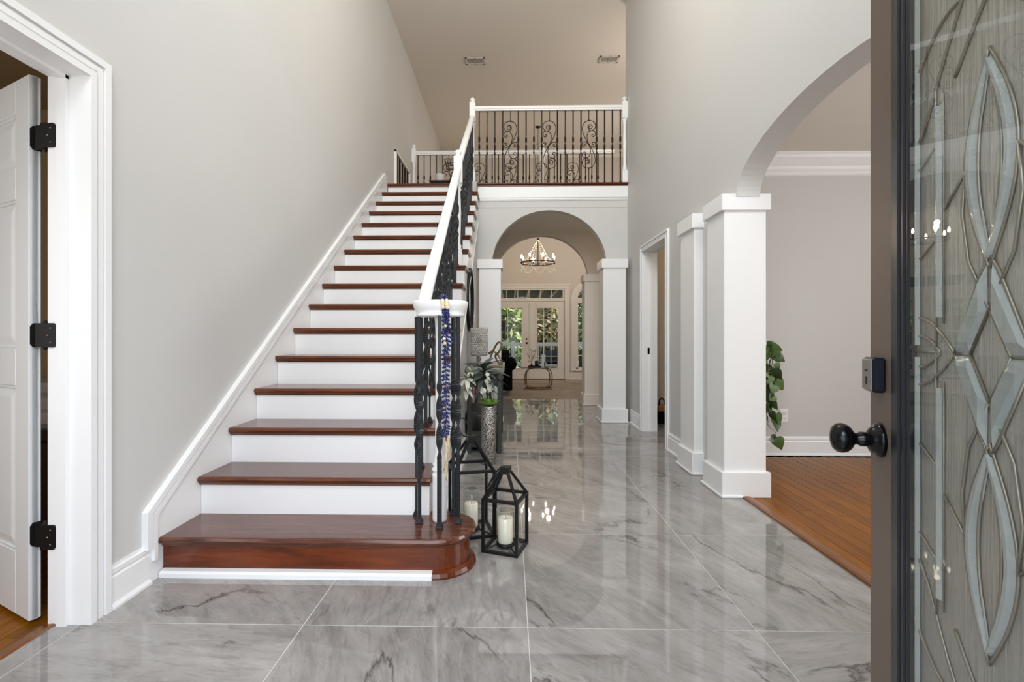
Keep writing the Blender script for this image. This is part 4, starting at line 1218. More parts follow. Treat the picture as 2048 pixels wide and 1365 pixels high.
# --- round mirror on the stair side wall
mr = thing('round_mirror', 'round black-framed mirror on the wall under the stairs', 'mirror', (-.402, 4.64, 1.39))
MM = Matrix.Translation((-.401, 4.64, 1.395)) @ Matrix.Rotation(PI / 2, 4, 'Y')
part('frame', MB().lathe([(.282, 0), (.305, 0), (.307, .004), (.307, .026), (.303, .029), (.288, .029), (.284, .025), (.282, 0)], (0, 0, 0), 56, MM), M_black, mr)
part('glass', MB().lathe([(.284, .004), (.284, .010), (1e-7, .010)], (0, 0, 0), 56, MM, False), M_mirror, mr)
sp_ = thing('light_switch', 'white switch plate on the wall past the round mirror', 'switch', (-.402, 5.25, 1.25))
part('plate', MB().box(-.402, -.396, 5.20, 5.30, 1.20, 1.32, .002), M_plastic, sp_)
part('toggle', MB().box(-.397, -.386, 5.245, 5.255, 1.25, 1.27, .002), M_plastic, sp_)

# --- console table against the stair side wall
ct = thing('console_table', 'dark grey console table with pale top under the round mirror', 'table', (-.225, 4.70, 0))
X0, X1, Y0, Y1, ZT_ = -.392, -.052, 4.215, 5.20, .757
part('tabletop', MB().box(X0, X1, Y0, Y1, ZT_ - .038, ZT_, .004).box(X0 + .006, X1 - .008, Y0 + .008, Y1 - .008, ZT_ - .05, ZT_ - .036, .003), M_console_top, ct)
for lx in (X0 + .028, X1 - .042):
    for ly in (Y0 + .035, Y1 - .035):
        part('leg', MB().box(lx - .018, lx + .018, ly - .018, ly + .018, 0, ZT_ - .05, .003), M_console, ct)
part('apron', MB().box(X0 + .03, X1 - .045, Y0 + .045, Y0 + .058, .60, ZT_ - .05, .002).box(X0 + .03, X1 - .045, Y1 - .058, Y1 - .045, .60, ZT_ - .05, .002).box(X0 + .022, X0 + .035, Y0 + .05, Y1 - .05, .60, ZT_ - .05, .002), M_console, ct)
for q in range(2):
    ya, yb_ = Y0 + .058 + q * .44, Y0 + .058 + q * .44 + .43
    dr = part('drawer', MB().box(X1 - .052, X1 - .030, ya, yb_, .60, ZT_ - .056, .003).box(X1 - .30, X1 - .052, ya + .02, yb_ - .02, .61, .69), M_console, ct)
    part('knob', MB().ball((X1 - .020, (ya + yb_) / 2, .655), .011, 10), M_satin, dr)
part('shelf', MB().box(X0 + .02, X1 - .03, Y0 + .04, Y1 - .04, .335, .36, .003), M_console, ct)
part('lower_cabinet', MB().box(X0 + .03, X1 - .045, Y0 + .055, Y1 - .055, .045, .185, .003).box(X0 + .03, X0 + .05, Y0 + .06, Y1 - .06, .18, .335), M_console, ct)
part('lower_panel', MB().box(X0 + .045, X1 - .06, Y0 + .046, Y0 + .056, .075, .165, .003).box(X1 - .046, X1 - .036, Y0 + .07, Y1 - .07, .06, .17, .003), M_console, ct)

# --- crystal lamp on the console
la_ = thing('table_lamp', 'crystal beaded table lamp on the console behind the flowers', 'lamp', (-.292, 4.50, ZT_))
lx, ly = -.292, 4.50
part('base', MB().lathe([(.055, ZT_), (.055, ZT_ + .012), (.02, ZT_ + .02), (.012, ZT_ + .05), (.022, ZT_ + .07), (.012, ZT_ + .09), (.012, ZT_ + .14)], (lx, ly, 0), 20), M_satin, la_)
rg = MB()
for z in (.862, 1.118):
    rg.tube([(lx + .076 * math.cos(2 * PI * i / 32), ly + .076 * math.sin(2 * PI * i / 32), z) for i in range(32)], .003, 6, True)
part('shade_rings', rg, M_satin, la_)
bd = MB()
for i in range(13):
    z = .874 + i * .0195
    for k in range(24):
        a = 2 * PI * (k + (i % 2) * .5) / 24
        bd.ball((lx + .076 * math.cos(a), ly + .076 * math.sin(a), z), .0098, 6, sz=.95)
part('shade_beads', bd, M_crystal, la_, 'clear crystal beads', 'stuff')
part('stem', MB().tube([(lx, ly, ZT_ + .13), (lx, ly, 1.10)], .006, 8).ball((lx, ly, 1.0), .028, 12, sz=1.3), M_satin, la_)

# --- golden loop sculpture on the console
gl = thing('loop_sculpture', 'gold looped metal sculpture on the end of the console', 'ornament', (-.13, 4.40, ZT_))
part('loop', MB().tube(spline([(-.19, 4.42, .80), (-.17, 4.42, .875), (-.125, 4.41, .965), (-.095, 4.40, .985), (-.078, 4.40, .96), (-.10, 4.40, .90), (-.135, 4.41, .86), (-.115, 4.41, .81), (-.085, 4.41, .775), (-.078, 4.41, .80), (-.10, 4.42, .85), (-.15, 4.43, .90), (-.20, 4.44, .88)], 6), .0095, 8), M_gold, gl)
part('foot', MB().box(-.20, -.07, 4.385, 4.445, ZT_, ZT_ + .016, .003), M_gold, gl)

# --- tall mercury glass vase with flowers
vs = thing('floor_vase', 'tall silver mercury glass cylinder vase on the floor', 'vase', (-.176, 3.905, 0))
vx, vy = -.176, 3.905
part('body', MB().lathe([(.056, 0), (.060, .004), (.060, .470), (.058, .476), (.054, .470), (.054, .05), (1e-7, .045)], (vx, vy, 0), 32), M_mercury, vs)
fl = thing('flower_arrangement', 'grey-green leaves with white lilies and white blossoms in the silver vase', 'flowers', (vx, vy, .46))
def leaf_mesh(name, ln, wd, m, fold=.25, curl=.25, nseg=6, tip=1.0):
    """pointed leaf along +x, thin but solid"""
    b = MB(); v = []; f = []
    for i in range(nseg + 1):
        t = i / nseg
        w = wd * (math.sin(PI * min(1, t * .92 + .06)) ** .8) * (1 - .15 * t)
        if i == nseg: w = .0005
        zc = -curl * ln * t * t
        for s in (-1, 0, 1):
            v.append((ln * t, s * w / 2, zc + abs(s) * w * fold))
    for i in range(nseg):
        for k in (0, 1):
            a = i * 3 + k
            f.append((a, a + 3, a + 4, a + 1))
    b.add(v, f, True)
    me = b.mesh(name, m)
    return me
def place_leaf(nm, me, par, base, dirv, roll=0.0, s=1.0):
    d = Vector(dirv).normalized()
    q = d.to_track_quat('X', 'Z')
    o = link(nm, me, par, (RM[root_of(par).name].inverted() @ Vector(base)))
    o.rotation_mode = 'QUATERNION'
    from mathutils import Quaternion
    o.rotation_quaternion = q @ Quaternion((1, 0, 0), roll)
    o.scale = (s, s, s)
    return o
me_gl = leaf_mesh('leaf', .17, .050, M_greyleaf, .2, .65)
me_gl2 = leaf_mesh('leaf', .15, .036, M_greyleaf, .2, .7)
rnd = random.Random(12)
top = Vector((vx - .035, vy - .02, .80))
st_ = MB()
st_.tube(spline([(vx, vy, .30), (vx - .01, vy, .55), (vx - .04, vy, .78)], 5), .007, 6)
st_.tube(spline([(vx, vy, .30), (vx - .05, vy - .03, .55), (vx - .14, vy - .06, .66)], 5), .005, 6)
st_.tube(spline([(vx, vy, .30), (vx + .01, vy - .02, .50), (vx + .005, vy - .04, .64)], 5), .004, 6)
st_.tube(spline([(vx, vy, .30), (vx - .04, vy - .05, .5), (vx - .10, vy - .08, .58)], 5), .004, 6)
part('stems', st_, M_stem, fl)
for i in range(30):
    a = 2 * PI * i / 30 * 4.3
    el = .0 + .95 * (i / 30)
    place_leaf('leaf', me_gl, fl, top + Vector((0, 0, -.13 + .004 * i)), (math.cos(a) * math.cos(el), math.sin(a) * math.cos(el), math.sin(el)), rnd.uniform(-.4, .4), rnd.uniform(.8, 1.15))
for i in range(20):
    a = rnd.uniform(-PI, 0) if i % 3 else rnd.uniform(0, PI)
    place_leaf('leaf', me_gl2, fl, (vx + rnd.uniform(-.13, .02), vy - .03 + rnd.uniform(-.03, .03), rnd.uniform(.58, .70)), (math.cos(a), math.sin(a) * .6, rnd.uniform(-.9, .4)), rnd.uniform(-1, 1), rnd.uniform(.6, 1.0))
# white lilies
me_pt = leaf_mesh('petal', .082, .034, M_petal, .12, .45)
me_pp = leaf_mesh('petal', .075, .018, M_purple, .2, .3)
for (lx_, ly_, lz_, dirv, sc_) in ((vx - .165, vy - .10, .705, (-.15, -1, .25), 1.25), (vx - .175, vy - .09, .625, (-.2, -1, -.25), 1.15), (vx - .135, vy - .09, .755, (.1, -.7, .7), .7)):
    c = Vector((lx_, ly_, lz_)); d = Vector(dirv).normalized(); u = d.orthogonal().normalized(); w_ = d.cross(u)
    lily = part('lily', MB().ball(tuple(c), .010, 8), M_green, fl, 'white lily')
    for k in range(6):
        a = 2 * PI * k / 6
        pd = (u * math.cos(a) + w_ * math.sin(a)) * .85 + d * .6
        o = place_leaf('petal', me_pt, fl, c, pd, rnd.uniform(-.2, .2), sc_)
        o.parent = lily
    for k in range(4):
        a = 2 * PI * k / 4 + .4
        o = part('stamen', MB().tube([tuple(c), tuple(c + (u * math.cos(a) + w_ * math.sin(a)) * .018 + d * .05)], .0018, 5), M_green, lily)
for k in range(5):
    place_leaf('wine_leaf', me_pp, fl, (vx - .115 + .01 * k, vy - .10, .66 - .006 * k), (.7 - .4 * k, -.4, -.45 - .1 * k), rnd.uniform(-.5, .5), 1.0)
# white blossoms on a spray
bp = MB()
me_bl = MB()
for k in range(5):
    a = 2 * PI * k / 5
    me_bl.ball((.009 * math.cos(a), -.002, .009 * math.sin(a)), .008, 8, 1, .5, 1)
me_bl.ball((0, -.005, 0), .004, 6)
me_bl = me_bl.mesh('blossom', M_petal)
for (dx, dz) in ((-.005, .735), (.003, .70), (-.012, .68), (.012, .675), (.002, .655), (.018, .645), (.008, .625), (-.045, .615), (-.030, .605), (-.052, .598), (.016, .61)):
    o = link('blossom', me_bl, fl, RM[fl.name].inverted() @ Vector((vx + dx, vy - .085, dz))); o.rotation_euler = (rnd.uniform(-.4, .4), rnd.uniform(-1, 1), rnd.uniform(-.5, .5)); o.scale = (1.15,) * 3
# bright green succulent rosette at the vase mouth
me_su = leaf_mesh('succulent_leaf', .105, .052, M_succ, .25, -.25)
for ring, (n_, el, s_) in enumerate(((9, .25, 1.0), (7, .65, .8), (5, 1.1, .6))):
    for k in range(n_):
        a = 2 * PI * (k + ring * .5) / n_
        place_leaf('succulent_leaf', me_su, fl, (vx, vy, .468 + .004 * ring), (math.cos(a) * math.cos(el), math.sin(a) * math.cos(el), math.sin(el)), 0, s_)

# --- outlet, ivy on a stand behind the column
ot = thing('wall_outlet', 'white double outlet low on the dining room wall', 'outlet', (2.395, 4.23, .36))
ox = 2.395
part('plate', MB().box(ox - .035, ox + .035, 4.224, 4.2305, .287, .402, .002), M_plastic, ot)
for zz in (.325, .365):
    sk_ = part('socket', MB().box(ox - .017, ox + .017, 4.2215, 4.2245, zz - .014, zz + .014, .004), M_plastic, ot)
    part('slots', MB().box(ox - .008, ox - .0055, 4.2208, 4.222, zz - .002, zz + .007).box(ox + .0055, ox + .008, 4.2208, 4.222, zz - .002, zz + .007).ball((ox, 4.2218, zz - .008), .0026, 8), M_black, sk_)
px_, py_ = 1.90, 3.86
ps = thing('plant_stand', 'slim dark plant stand hidden behind the dining arch column', 'stand', (px_, py_, 0))
part('top', MB().lathe([(.14, .70), (.145, .705), (.145, .715), (.14, .72)], (px_, py_, 0), 24), M_black, ps)
for k in range(3):
    a = 2 * PI * k / 3 + .5
    part('leg', MB().tube([(px_ + .10 * math.cos(a), py_ + .10 * math.sin(a), .70), (px_ + .13 * math.cos(a), py_ + .13 * math.sin(a), 0.004)], .009, 8), M_black, ps)
iv = thing('trailing_ivy', 'trailing green ivy hanging down beside the dining arch column', 'plant', (px_, py_, .72))
part('pot', MB().lathe([(.075, .72), (.08, .725), (.105, .86), (.110, .865), (.110, .88), (.100, .88), (.098, .865), (1e-7, .86)], (px_, py_, 0), 24), M_white_pot, iv)
def ivy_leaf(name, m):
    pr = [(0, 0), (-.012, .022), (-.004, .034), (.012, .036), (.03, .028), (.05, .014), (.068, 0)]
    b = MB(); v = []; f = []
    n_ = len(pr)
    for (x, y) in pr: v.append((x, y, .006 - abs(y) * .25 - x * x * 6))
    for (x, y) in pr: v.append((x, 0 if abs(y) > 0 else 0, .004 - x * x * 6 if y else .0 - x * x * 6))
    for (x, y) in pr: v.append((x, -y, .006 - abs(y) * .25 - x * x * 6))
    for i in range(n_ - 1):
        f.append((i, i + 1, n_ + i + 1, n_ + i)); f.append((n_ + i, n_ + i + 1, 2 * n_ + i + 1, 2 * n_ + i))
    b.add(v, f, True)
    return b.mesh(name, m)
me_iv = [ivy_leaf('leaf', M_leaf), ivy_leaf('leaf', M_leaf_dark)]
rnd = random.Random(21)
# vines fall from the pot on the visible side; wx: px -> x at this depth
def wx(px): return (px - 1020) * 3.82 / 955
def wz(py): return 1.05 - (py - 671) * 3.82 / 955
vines = [[(1525, 688), (1536, 700), (1541, 725), (1535, 760), (1540, 790), (1536, 815), (1540, 838)], [(1528, 690), (1532, 740), (1531, 790), (1534, 822), (1548, 840), (1553, 850)], [(1528, 700), (1530, 760), (1530, 830), (1533, 850), (1545, 862), (1548, 868), (1535, 878), (1540, 882), (1552, 880)]]
vm = MB()
for V in vines:
    vm.tube([(px_, py_, .86)] + [tuple(p) for p in spline([(wx(a), py_ - .02, wz(b)) for a, b in V], 5)], .0024, 6)
part('vine', vm, M_stem, iv)
spots = [(1534, 690, .1, .9), (1540, 697, -.35, 1.15), (1536, 705, 2.4, 1.0), (1546, 712, -.6, 1.1), (1540, 706, -1.2, 1.2), (1534, 722, -2.0, 1.0), (1538, 735, -2.3, 1.1), (1546, 728, -1.2, .8), (1540, 742, -1.0, 1.4), (1534, 752, -2.2, 1.1), (1546, 746, -1.7, 1.2), (1548, 762, -.9, 1.35), (1542, 770, -2.2, 1.2), (1536, 765, -1.6, 1.0), (1546, 776, -1.5, 1.1), (1534, 785, -1.9, 1.1), (1543, 792, -2.6, 1.0), (1540, 802, -1.2, 1.2), (1533, 805, -1.8, 1.2), (1541, 812, -1.7, 1.4), (1536, 825, -1.4, 1.1), (1548, 832, -1.0, 1.5), (1533, 835, -1.7, .9), (1550, 845, -1.8, 1.0), (1547, 876, -1.3, 1.3), (1545, 872, -2.3, .8), (1532, 712, 2.9, 1.1), (1531, 744, -2.8, 1.1), (1530, 776, -2.5, 1.0), (1531, 815, -2.6, 1.1)]
for i, (a, b, ang, s) in enumerate(spots):
    dirv = (math.cos(ang), rnd.uniform(-.35, .1), math.sin(ang))
    o = place_leaf('leaf', me_iv[i % 5 in (0, 3)], iv, (wx(a), py_ - .02 + rnd.uniform(-.03, .02), wz(b)), dirv, rnd.uniform(.9, 2.2), s * 1.05)

# --- bag in the study doorway, chest with blanket in the side room
bg = thing('tote_bag', 'black and tan bag standing on the floor beyond the right doorway', 'bag', (1.80, 5.72, 0))
part('body', MB().sweep([[(1.80 + sx * (.055 + .012 * q), 5.72 + sy * .05, .0 + .20 * q) for sx, sy in ((-1, -1), (1, -1), (1, 1), (-1, 1))] for q in (0, .35, .7, 1.0)]), M_sofa, bg)
part('flap', MB().box(1.742, 1.880, 5.655, 5.785, .15, .225, .012), M_bag, bg)
part('handle', MB().tube(spline([(1.77, 5.70, .22), (1.775, 5.70, .28), (1.80, 5.70, .30), (1.825, 5.70, .28), (1.83, 5.70, .22)], 5), .010, 8), M_black, bg)
ch_ = thing('wooden_chest', 'dark wooden chest glimpsed past the left door', 'chest', (-2.55, 2.62, 0))
part('body', MB().box(-2.95, -2.10, 2.42, 2.85, .03, .50, .008), M_dresser, ch_)
part('lid', MB().box(-2.97, -2.08, 2.40, 2.86, .50, .56, .008), M_dresser, ch_)
bl = MB()
bl.box(-2.90, -2.15, 2.43, 2.82, .56, .64, .03).box(-2.88, -2.17, 2.44, 2.81, .635, .72, .03).box(-2.89, -2.16, 2.43, 2.80, .715, .80, .035)
solo('folded_blanket', bl, M_blanket, 'white folded blanket on the dark wooden chest', 'blanket', (-2.5, 2.62, .56))

# ================================================================= GREAT ROOM
ch = thing('chandelier', 'ring chandelier with candle bulbs and white bead strands in the great room', 'chandelier', (.615, 10.50, 3.2))
cx, cy = .615, 10.50
RR = .37; zr = 2.64; zt = 3.16
part('ring', MB().tube([(cx + RR * math.cos(2 * PI * i / 40), cy + RR * math.sin(2 * PI * i / 40), zr) for i in range(40)], .012, 8, True), M_iron_brown, ch)
part('hub', MB().ball((cx, cy, zt), .028, 12).lathe([(.012, -.10), (.022, -.06), (.022, -.03), (.012, 0)], (cx, cy, zt), 12).tube([(cx, cy, zr - .02), (cx, cy, zt)], .009, 8).ball((cx, cy, zr - .02), .024, 10), M_iron_brown, ch)
for k in range(8):
    a = 2 * PI * (k + .3) / 8
    ex, ey = cx + RR * math.cos(a), cy + RR * math.sin(a)
    if k % 2 == 0:
        part('spoke', MB().tube([(cx, cy, zr - .02), (ex, ey, zr)], .006, 6), M_iron_brown, ch)
    cnd = part('candle_sleeve', MB().lathe([(.02, -.02), (.024, 0), (.011, .004), (.011, .085)], (ex, ey, zr), 12), M_iron_brown, ch)
    part('bulb', MB().lathe([(.009, .085), (.017, .105), (.021, .125), (.016, .15), (.007, .172), (1e-7, .18)], (ex, ey, zr), 12), M_bulb, cnd)
    # bead strand to the hub, and swag below the ring
    p0, p1 = Vector((ex * .92 + cx * .08, ey * .92 + cy * .08, zr + .012)), Vector((cx + .02 * math.cos(a), cy + .02 * math.sin(a), zt - .03))
    b = MB()
    for q in range(15):
        t = q / 14; p = p0.lerp(p1, t); p.z -= .10 * math.sin(PI * t) * (1 - t)
        b.ball(tuple(p), .0105, 6)
    part('bead_strand', b, M_bead, ch)
    a2 = a + 2 * PI / 8; b = MB()
    for q in range(17):
        t = q / 16; aa = a + (a2 - a) * t
        b.ball((cx + RR * math.cos(aa), cy + RR * math.sin(aa), zr - .014 - .17 * math.sin(PI * t) ** .8), .009, 6)
    part('bead_swag', b, M_bead, ch)
zc_ = CEIL + .135 * (cy - 7.40)
b = MB(); z = zt + .03; i = 0
while z < zc_ - .03:
    pl = [(cx + .010 * math.cos(t) * (i % 2), cy + .010 * math.cos(t) * (1 - i % 2), z + .024 + .024 * math.sin(t)) for t in [2 * PI * k / 10 for k in range(10)]]
    b.tube(pl, .0035, 5, True); z += .040; i += 1
part('chain', b, M_iron_brown, ch)
part('canopy', MB().lathe([(.066, 0), (.066, -.012), (.05, -.03), (.015, -.045), (1e-7, -.05)], (cx, cy, zc_ + .008), 24), M_iron_brown, ch)
for k in range(4):
    a = 2 * PI * (k + .5) / 4
    point('chandelier_glow', (cx + .30 * math.cos(a), cy + .30 * math.sin(a), zr + .25), 7, (1.0, .78, .55), .04)

# --- coffee table with tray, candle cup and branch vase
SUNK += .012
tb = thing('coffee_table', 'glass topped coffee table on interlaced bronze rings', 'table', (.60, 10.15, SUNK))
tx, ty = .60, 10.15
TZ = .372
part('glass_top', MB().lathe([(.39, TZ - .012), (.392, TZ - .006), (.39, TZ)], (tx, ty, 0), 48, None, True, 1, .62), M_tableglass, tb)
part('rim', MB().tube([(tx + .392 * math.cos(2 * PI * i / 48), ty + .243 * math.sin(2 * PI * i / 48), TZ - .006) for i in range(48)], .006, 6, True), M_bronze, tb)
def sq_ring(cxr, w, h, yy, tilt, rr=.012):
    pts = []
    for i in range(40):
        a = 2 * PI * i / 40
        c, s = math.cos(a), math.sin(a)
        u = math.copysign(abs(c) ** .62, c) * w / 2; v = math.copysign(abs(s) ** .62, s) * h / 2
        pts.append((cxr + u, yy + tilt * u * .5, SUNK + .02 + h / 2 + v))
    return pts
part('ring', MB().tube(sq_ring(tx - .02, .53, .435, ty - .03, .5), .0115, 8, True), M_bronze, tb)
part('ring', MB().tube(sq_ring(tx + .02, .54, .445, ty + .03, -.6), .0115, 8, True), M_bronze, tb)
part('floor_ring', MB().tube([(tx + .29 * math.cos(2 * PI * i / 40), ty + .16 * math.sin(2 * PI * i / 40), SUNK + .030) for i in range(40)], .011, 8, True), M_bronze, tb)
tr_ = thing('serving_tray', 'black tray on the glass coffee table', 'tray', (.515, 10.12, TZ))
part('base', MB().box(.385, .648, 10.02, 10.22, TZ, TZ + .012, .003), M_black_gloss, tr_)
part('rim', MB().box(.385, .395, 10.02, 10.22, TZ + .008, TZ + .034, .002).box(.638, .648, 10.02, 10.22, TZ + .008, TZ + .034, .002).box(.385, .648, 10.02, 10.03, TZ + .008, TZ + .034, .002).box(.385, .648, 10.21, 10.22, TZ + .008, TZ + .034, .002), M_black_gloss, tr_)
cc = thing('candle_cup', 'black candle cup on the tray', 'cup', (.555, 10.12, TZ + .012))
part('body', MB().lathe([(.038, TZ + .012), (.042, TZ + .018), (.042, TZ + .135), (.038, TZ + .135), (.038, TZ + .10), (1e-7, TZ + .10)], (.565, 10.12, 0), 20), M_black_gloss, cc)
part('wax', MB().lathe([(.037, TZ + .09), (.037, TZ + .115), (1e-7, TZ + .115)], (.565, 10.12, 0), 16), M_candle, cc)
bv = thing('branch_vase', 'small black vase with olive branches on the tray', 'vase', (.455, 10.12, TZ + .012))
part('body', MB().lathe([(.022, TZ + .012), (.032, TZ + .03), (.026, TZ + .055), (.012, TZ + .065), (.014, TZ + .075)], (.455, 10.12, 0), 16), M_black_gloss, bv)
tw = MB(); brs = [[(.455, .44), (.44, .50), (.42, .56), (.395, .62), (.37, .66)], [(.455, .44), (.47, .52), (.50, .58), (.52, .64), (.53, .70)], [(.455, .44), (.46, .54), (.47, .60), (.45, .68), (.42, .74)]]
rnd = random.Random(8)
for B in brs: tw.tube([(a, 10.12, z) for a, z in B], .003, 5)
part('branches', tw, M_stem, bv)
me_ol = leaf_mesh('leaf', .055, .018, mat('olive_leaf', (122, 124, 66), .5), .15, .2, 4)
for B in brs:
    for a, z in B[1:]:
        for q in range(3):
            place_leaf('leaf', me_ol, bv, (a + rnd.uniform(-.015, .015), 10.12, z + rnd.uniform(-.02, .02)), (rnd.uniform(-1, 1), rnd.uniform(-.6, .6), rnd.uniform(-.3, 1)), rnd.uniform(-1, 1), rnd.uniform(.7, 1.2))

# --- black sofa with rolled arms
so = thing('sofa', 'black velvet sofa with rolled arms beyond the second arch', 'sofa', (-.6, 9.3, SUNK))
sx0, sx1 = -1.45, .00
part('base', MB().box(sx0, sx1 - .02, 8.93, 9.75, SUNK + .11, SUNK + .36, .03), M_sofa, so)
for q in range(2):
    a = sx0 + .14 + q * .57
    part('seat_cushion', MB().box(a, a + .56, 8.91, 9.55, SUNK + .35, SUNK + .50, .05), M_sofa, so)
part('backrest', MB().box(sx0 + .05, sx1 - .02, 9.50, 9.78, SUNK + .3, .66, .05).tube([(sx0 + .05, 9.66, .655), (sx1 - .01, 9.66, .655)], .10, 14), M_sofa, so)
for ax in (sx0, sx1):
    s = 1 if ax == sx1 else -1
    am = MB().box(ax - .11, ax + .045 if s > 0 else ax + .11, 8.90, 9.70, SUNK + .11, .48, .02)
    am.tube([(ax + s * .01, 8.885, .505), (ax + s * .01, 9.70, .505)], .115, 20)
    am.ball((ax + s * .01, 8.885, .505), .105, 16, 1, .25, 1)
    part('arm', am, M_sofa, so)
rnd = random.Random(3)
for k in range(9):
    part('button', MB().ball((sx0 + .2 + k * .14, 9.495, .45 + (k % 2) * .1), .014, 8, 1, .5, 1), M_sofa, so)
for ax, ay in ((sx0 + .02, 8.98), (sx1 - .03, 8.98), (sx0 + .02, 9.66), (sx1 - .03, 9.66)):
    part('foot', MB().lathe([(.014, 0), (.018, .004), (.020, .02), (.014, .035), (.030, .06), (.034, .085), (.022, .11)], (ax, ay, SUNK + .008), 14), M_satin, so)
# --- rug
SUNK -= .012
rg_ = MB().box(-1.40, 2.9, 8.20, 11.55, SUNK, SUNK + .012, .005)
solo('area_rug', rg_, M_rug, 'large taupe patterned rug on the great room floor', 'rug', (.5, 9.9, SUNK))

# ================================================================= LOFT THINGS
LZ = 2.936
st = thing('side_table', 'small dark side table on the loft by the far railing', 'table', (-.98, 7.0, LZ))
part('tabletop', MB().box(-1.17, -.83, 6.86, 7.14, LZ + .335, LZ + .352, .003), M_iron_brown, st)
for ax in (-1.15, -.85):
    for ay in (6.88, 7.12):
        part('leg', MB().box(ax - .01, ax + .01, ay - .01, ay + .01, LZ, LZ + .337), M_iron_brown, st)
solo('white_pot', MB().lathe([(.050, 0), (.053, .004), (.064, .115), (.066, .118), (.066, .124), (.060, .124), (.058, .112), (1e-7, .10)], (-1.03, 7.0, LZ + .352), 24), M_white_pot, 'white ceramic pot on the small dark loft table', 'pot', (-1.03, 7.0, LZ + .352))
ps = thing('plant_stand', 'scrolled dark iron plant stand with a basket top on the loft', 'stand', (-.88, 7.28, LZ))
ax_, ay_ = -.865, 7.27
b = MB()
for s in (-1, 1):
    b.tube([(ax_ + s * .10, ay_, LZ + .68), (ax_ + s * .125, ay_, LZ + .78)], .006, 6)
for zz, hw in ((.68, .10), (.78, .125)):
    b.tube([(ax_ - hw, ay_ - .08, LZ + zz), (ax_ + hw, ay_ - .08, LZ + zz), (ax_ + hw, ay_ + .08, LZ + zz), (ax_ - hw, ay_ + .08, LZ + zz)], .006, 6, True)
for k in range(7):
    f = -1 + k / 3
    b.tube([(ax_ + f * .10, ay_ - .08, LZ + .68), (ax_ + f * .125, ay_ - .08, LZ + .78)], .004, 6)
part('basket', b, M_iron_brown, ps)
part('post', MB().tube([(ax_, ay_, LZ + .0), (ax_, ay_, LZ + .70)], .011, 8), M_iron_brown, ps)
b = MB()
for s in (-1, 1):
    for zc_, rr in ((.58, .075), (.40, .065), (.2, .08)):
        b.tube(spline([(ax_ + s * rr * t * math.cos(g), ay_, LZ + zc_ + rr * t * math.sin(g)) for t, g in ((.25, 2.5), (.35, 1.2), (.5, -.2), (.7, -1.6), (.9, -3.0), (1.0, -4.2), (.8, -5.0))], 5), .005, 6)
part('scrollwork', b, M_iron_brown, ps)
part('foot', MB().lathe([(.10, 0), (.10, .012), (.02, .03)], (ax_, ay_, LZ), 20), M_iron_brown, ps)

# ================================================================= GARDEN SIDE
struct('floor_deck', MB().box(-5, 6, FAR + .14, 17.5, -.30, -.16), M_deck, 'wooden deck outside the garden doors')
po = MB().prism([(FAR + .14, 2.50), (17.7, 2.40), (17.7, 2.46), (FAR + .14, 2.56)], 'YZ', -5, 6)
struct('roof_porch', po, M_porch, 'grey porch ceiling outside the garden doors')
pr = thing('porch_rafters', 'white porch rafters seen through the transom', None, (.5, 15, 2.4), kind='structure')
for k in range(14):
    x = -2.3 + .41 * k
    part('rafter', MB().prism([(FAR + .16, 2.50), (17.6, 2.40), (17.6, 2.30), (FAR + .16, 2.40)], 'YZ', x - .022, x + .022), M_deck_white, pr)
part('beam', MB().box(-5, 6, 17.45, 17.6, 2.22, 2.41), M_deck_white, pr)
dr_ = thing('deck_railing', 'white wooden deck railing outside the garden doors', 'railing', (.5, 17.2, -.16))
part('top_rail', MB().box(-5, 6, 17.13, 17.27, .735, .785, .006), M_deck_white, dr_)
part('upper_rail', MB().box(-5, 6, 17.175, 17.225, .66, .735, .004), M_deck_white, dr_)
part('lower_rail', MB().box(-5, 6, 17.175, 17.225, -.06, .02, .004), M_deck_white, dr_)
for k in range(12):
    x = -2.2 + .46 * k
    if k % 4 == 1: part('post', MB().box(x - .05, x + .05, 17.15, 17.25, -.16, .84, .004), M_deck_white, dr_)
    else: part('picket', MB().box(x - .02, x + .02, 17.18, 17.22, -.02, .68, .003), M_deck_white, dr_)
for k in range(34):
    x = -2.2 + .115 * k + .04
    part('picket', MB().box(x - .014, x + .014, 17.185, 17.215, -.02, .68, .002), M_iron, dr_)
# outdoor armchair, loveseat and covered grill on the deck
def outdoor_seat(label, x0, x1, y0):
    t = thing('outdoor_sofa', label, 'sofa', ((x0 + x1) / 2, y0 + .35, -.16))
    part('frame', MB().box(x0, x1, y0, y0 + .06, -.16, .20, .01).box(x0, x0 + .08, y0, y0 + .7, -.16, .42, .01).box(x1 - .08, x1, y0, y0 + .7, -.16, .42, .01), M_deck_white, t)
    part('seat_cushion', MB().box(x0 + .08, x1 - .08, y0, y0 + .66, .10, .26, .04), M_outdoor, t)
    part('back_cushion', MB().box(x0 + .06, x1 - .06, y0 + .5, y0 + .7, .20, .56, .05), M_outdoor, t)
outdoor_seat('grey cushioned white outdoor loveseat on the deck', 1.05, 2.0, 15.2)
gr = thing('covered_grill', 'black covered grill on the deck outside the right arched window', 'grill', (2.75, 15.0, -.16))
part('cover', MB().sweep([[(2.75 + sx * w_, 15.0 + sy * .32, z) for sx, sy in ((-1, -1), (1, -1), (1, 1), (-1, 1))] for w_, z in ((.56, -.14), (.55, .45), (.52, .58), (.40, .66))]), M_grill, gr)
part('strap', MB().box(2.18, 3.32, 14.67, 15.33, .05, .09), M_black, gr)
struct('ground', MB().box(-40, 40, 17.5, 70, -1.6, -1.5), M_ground, 'leaf covered slope behind the house')
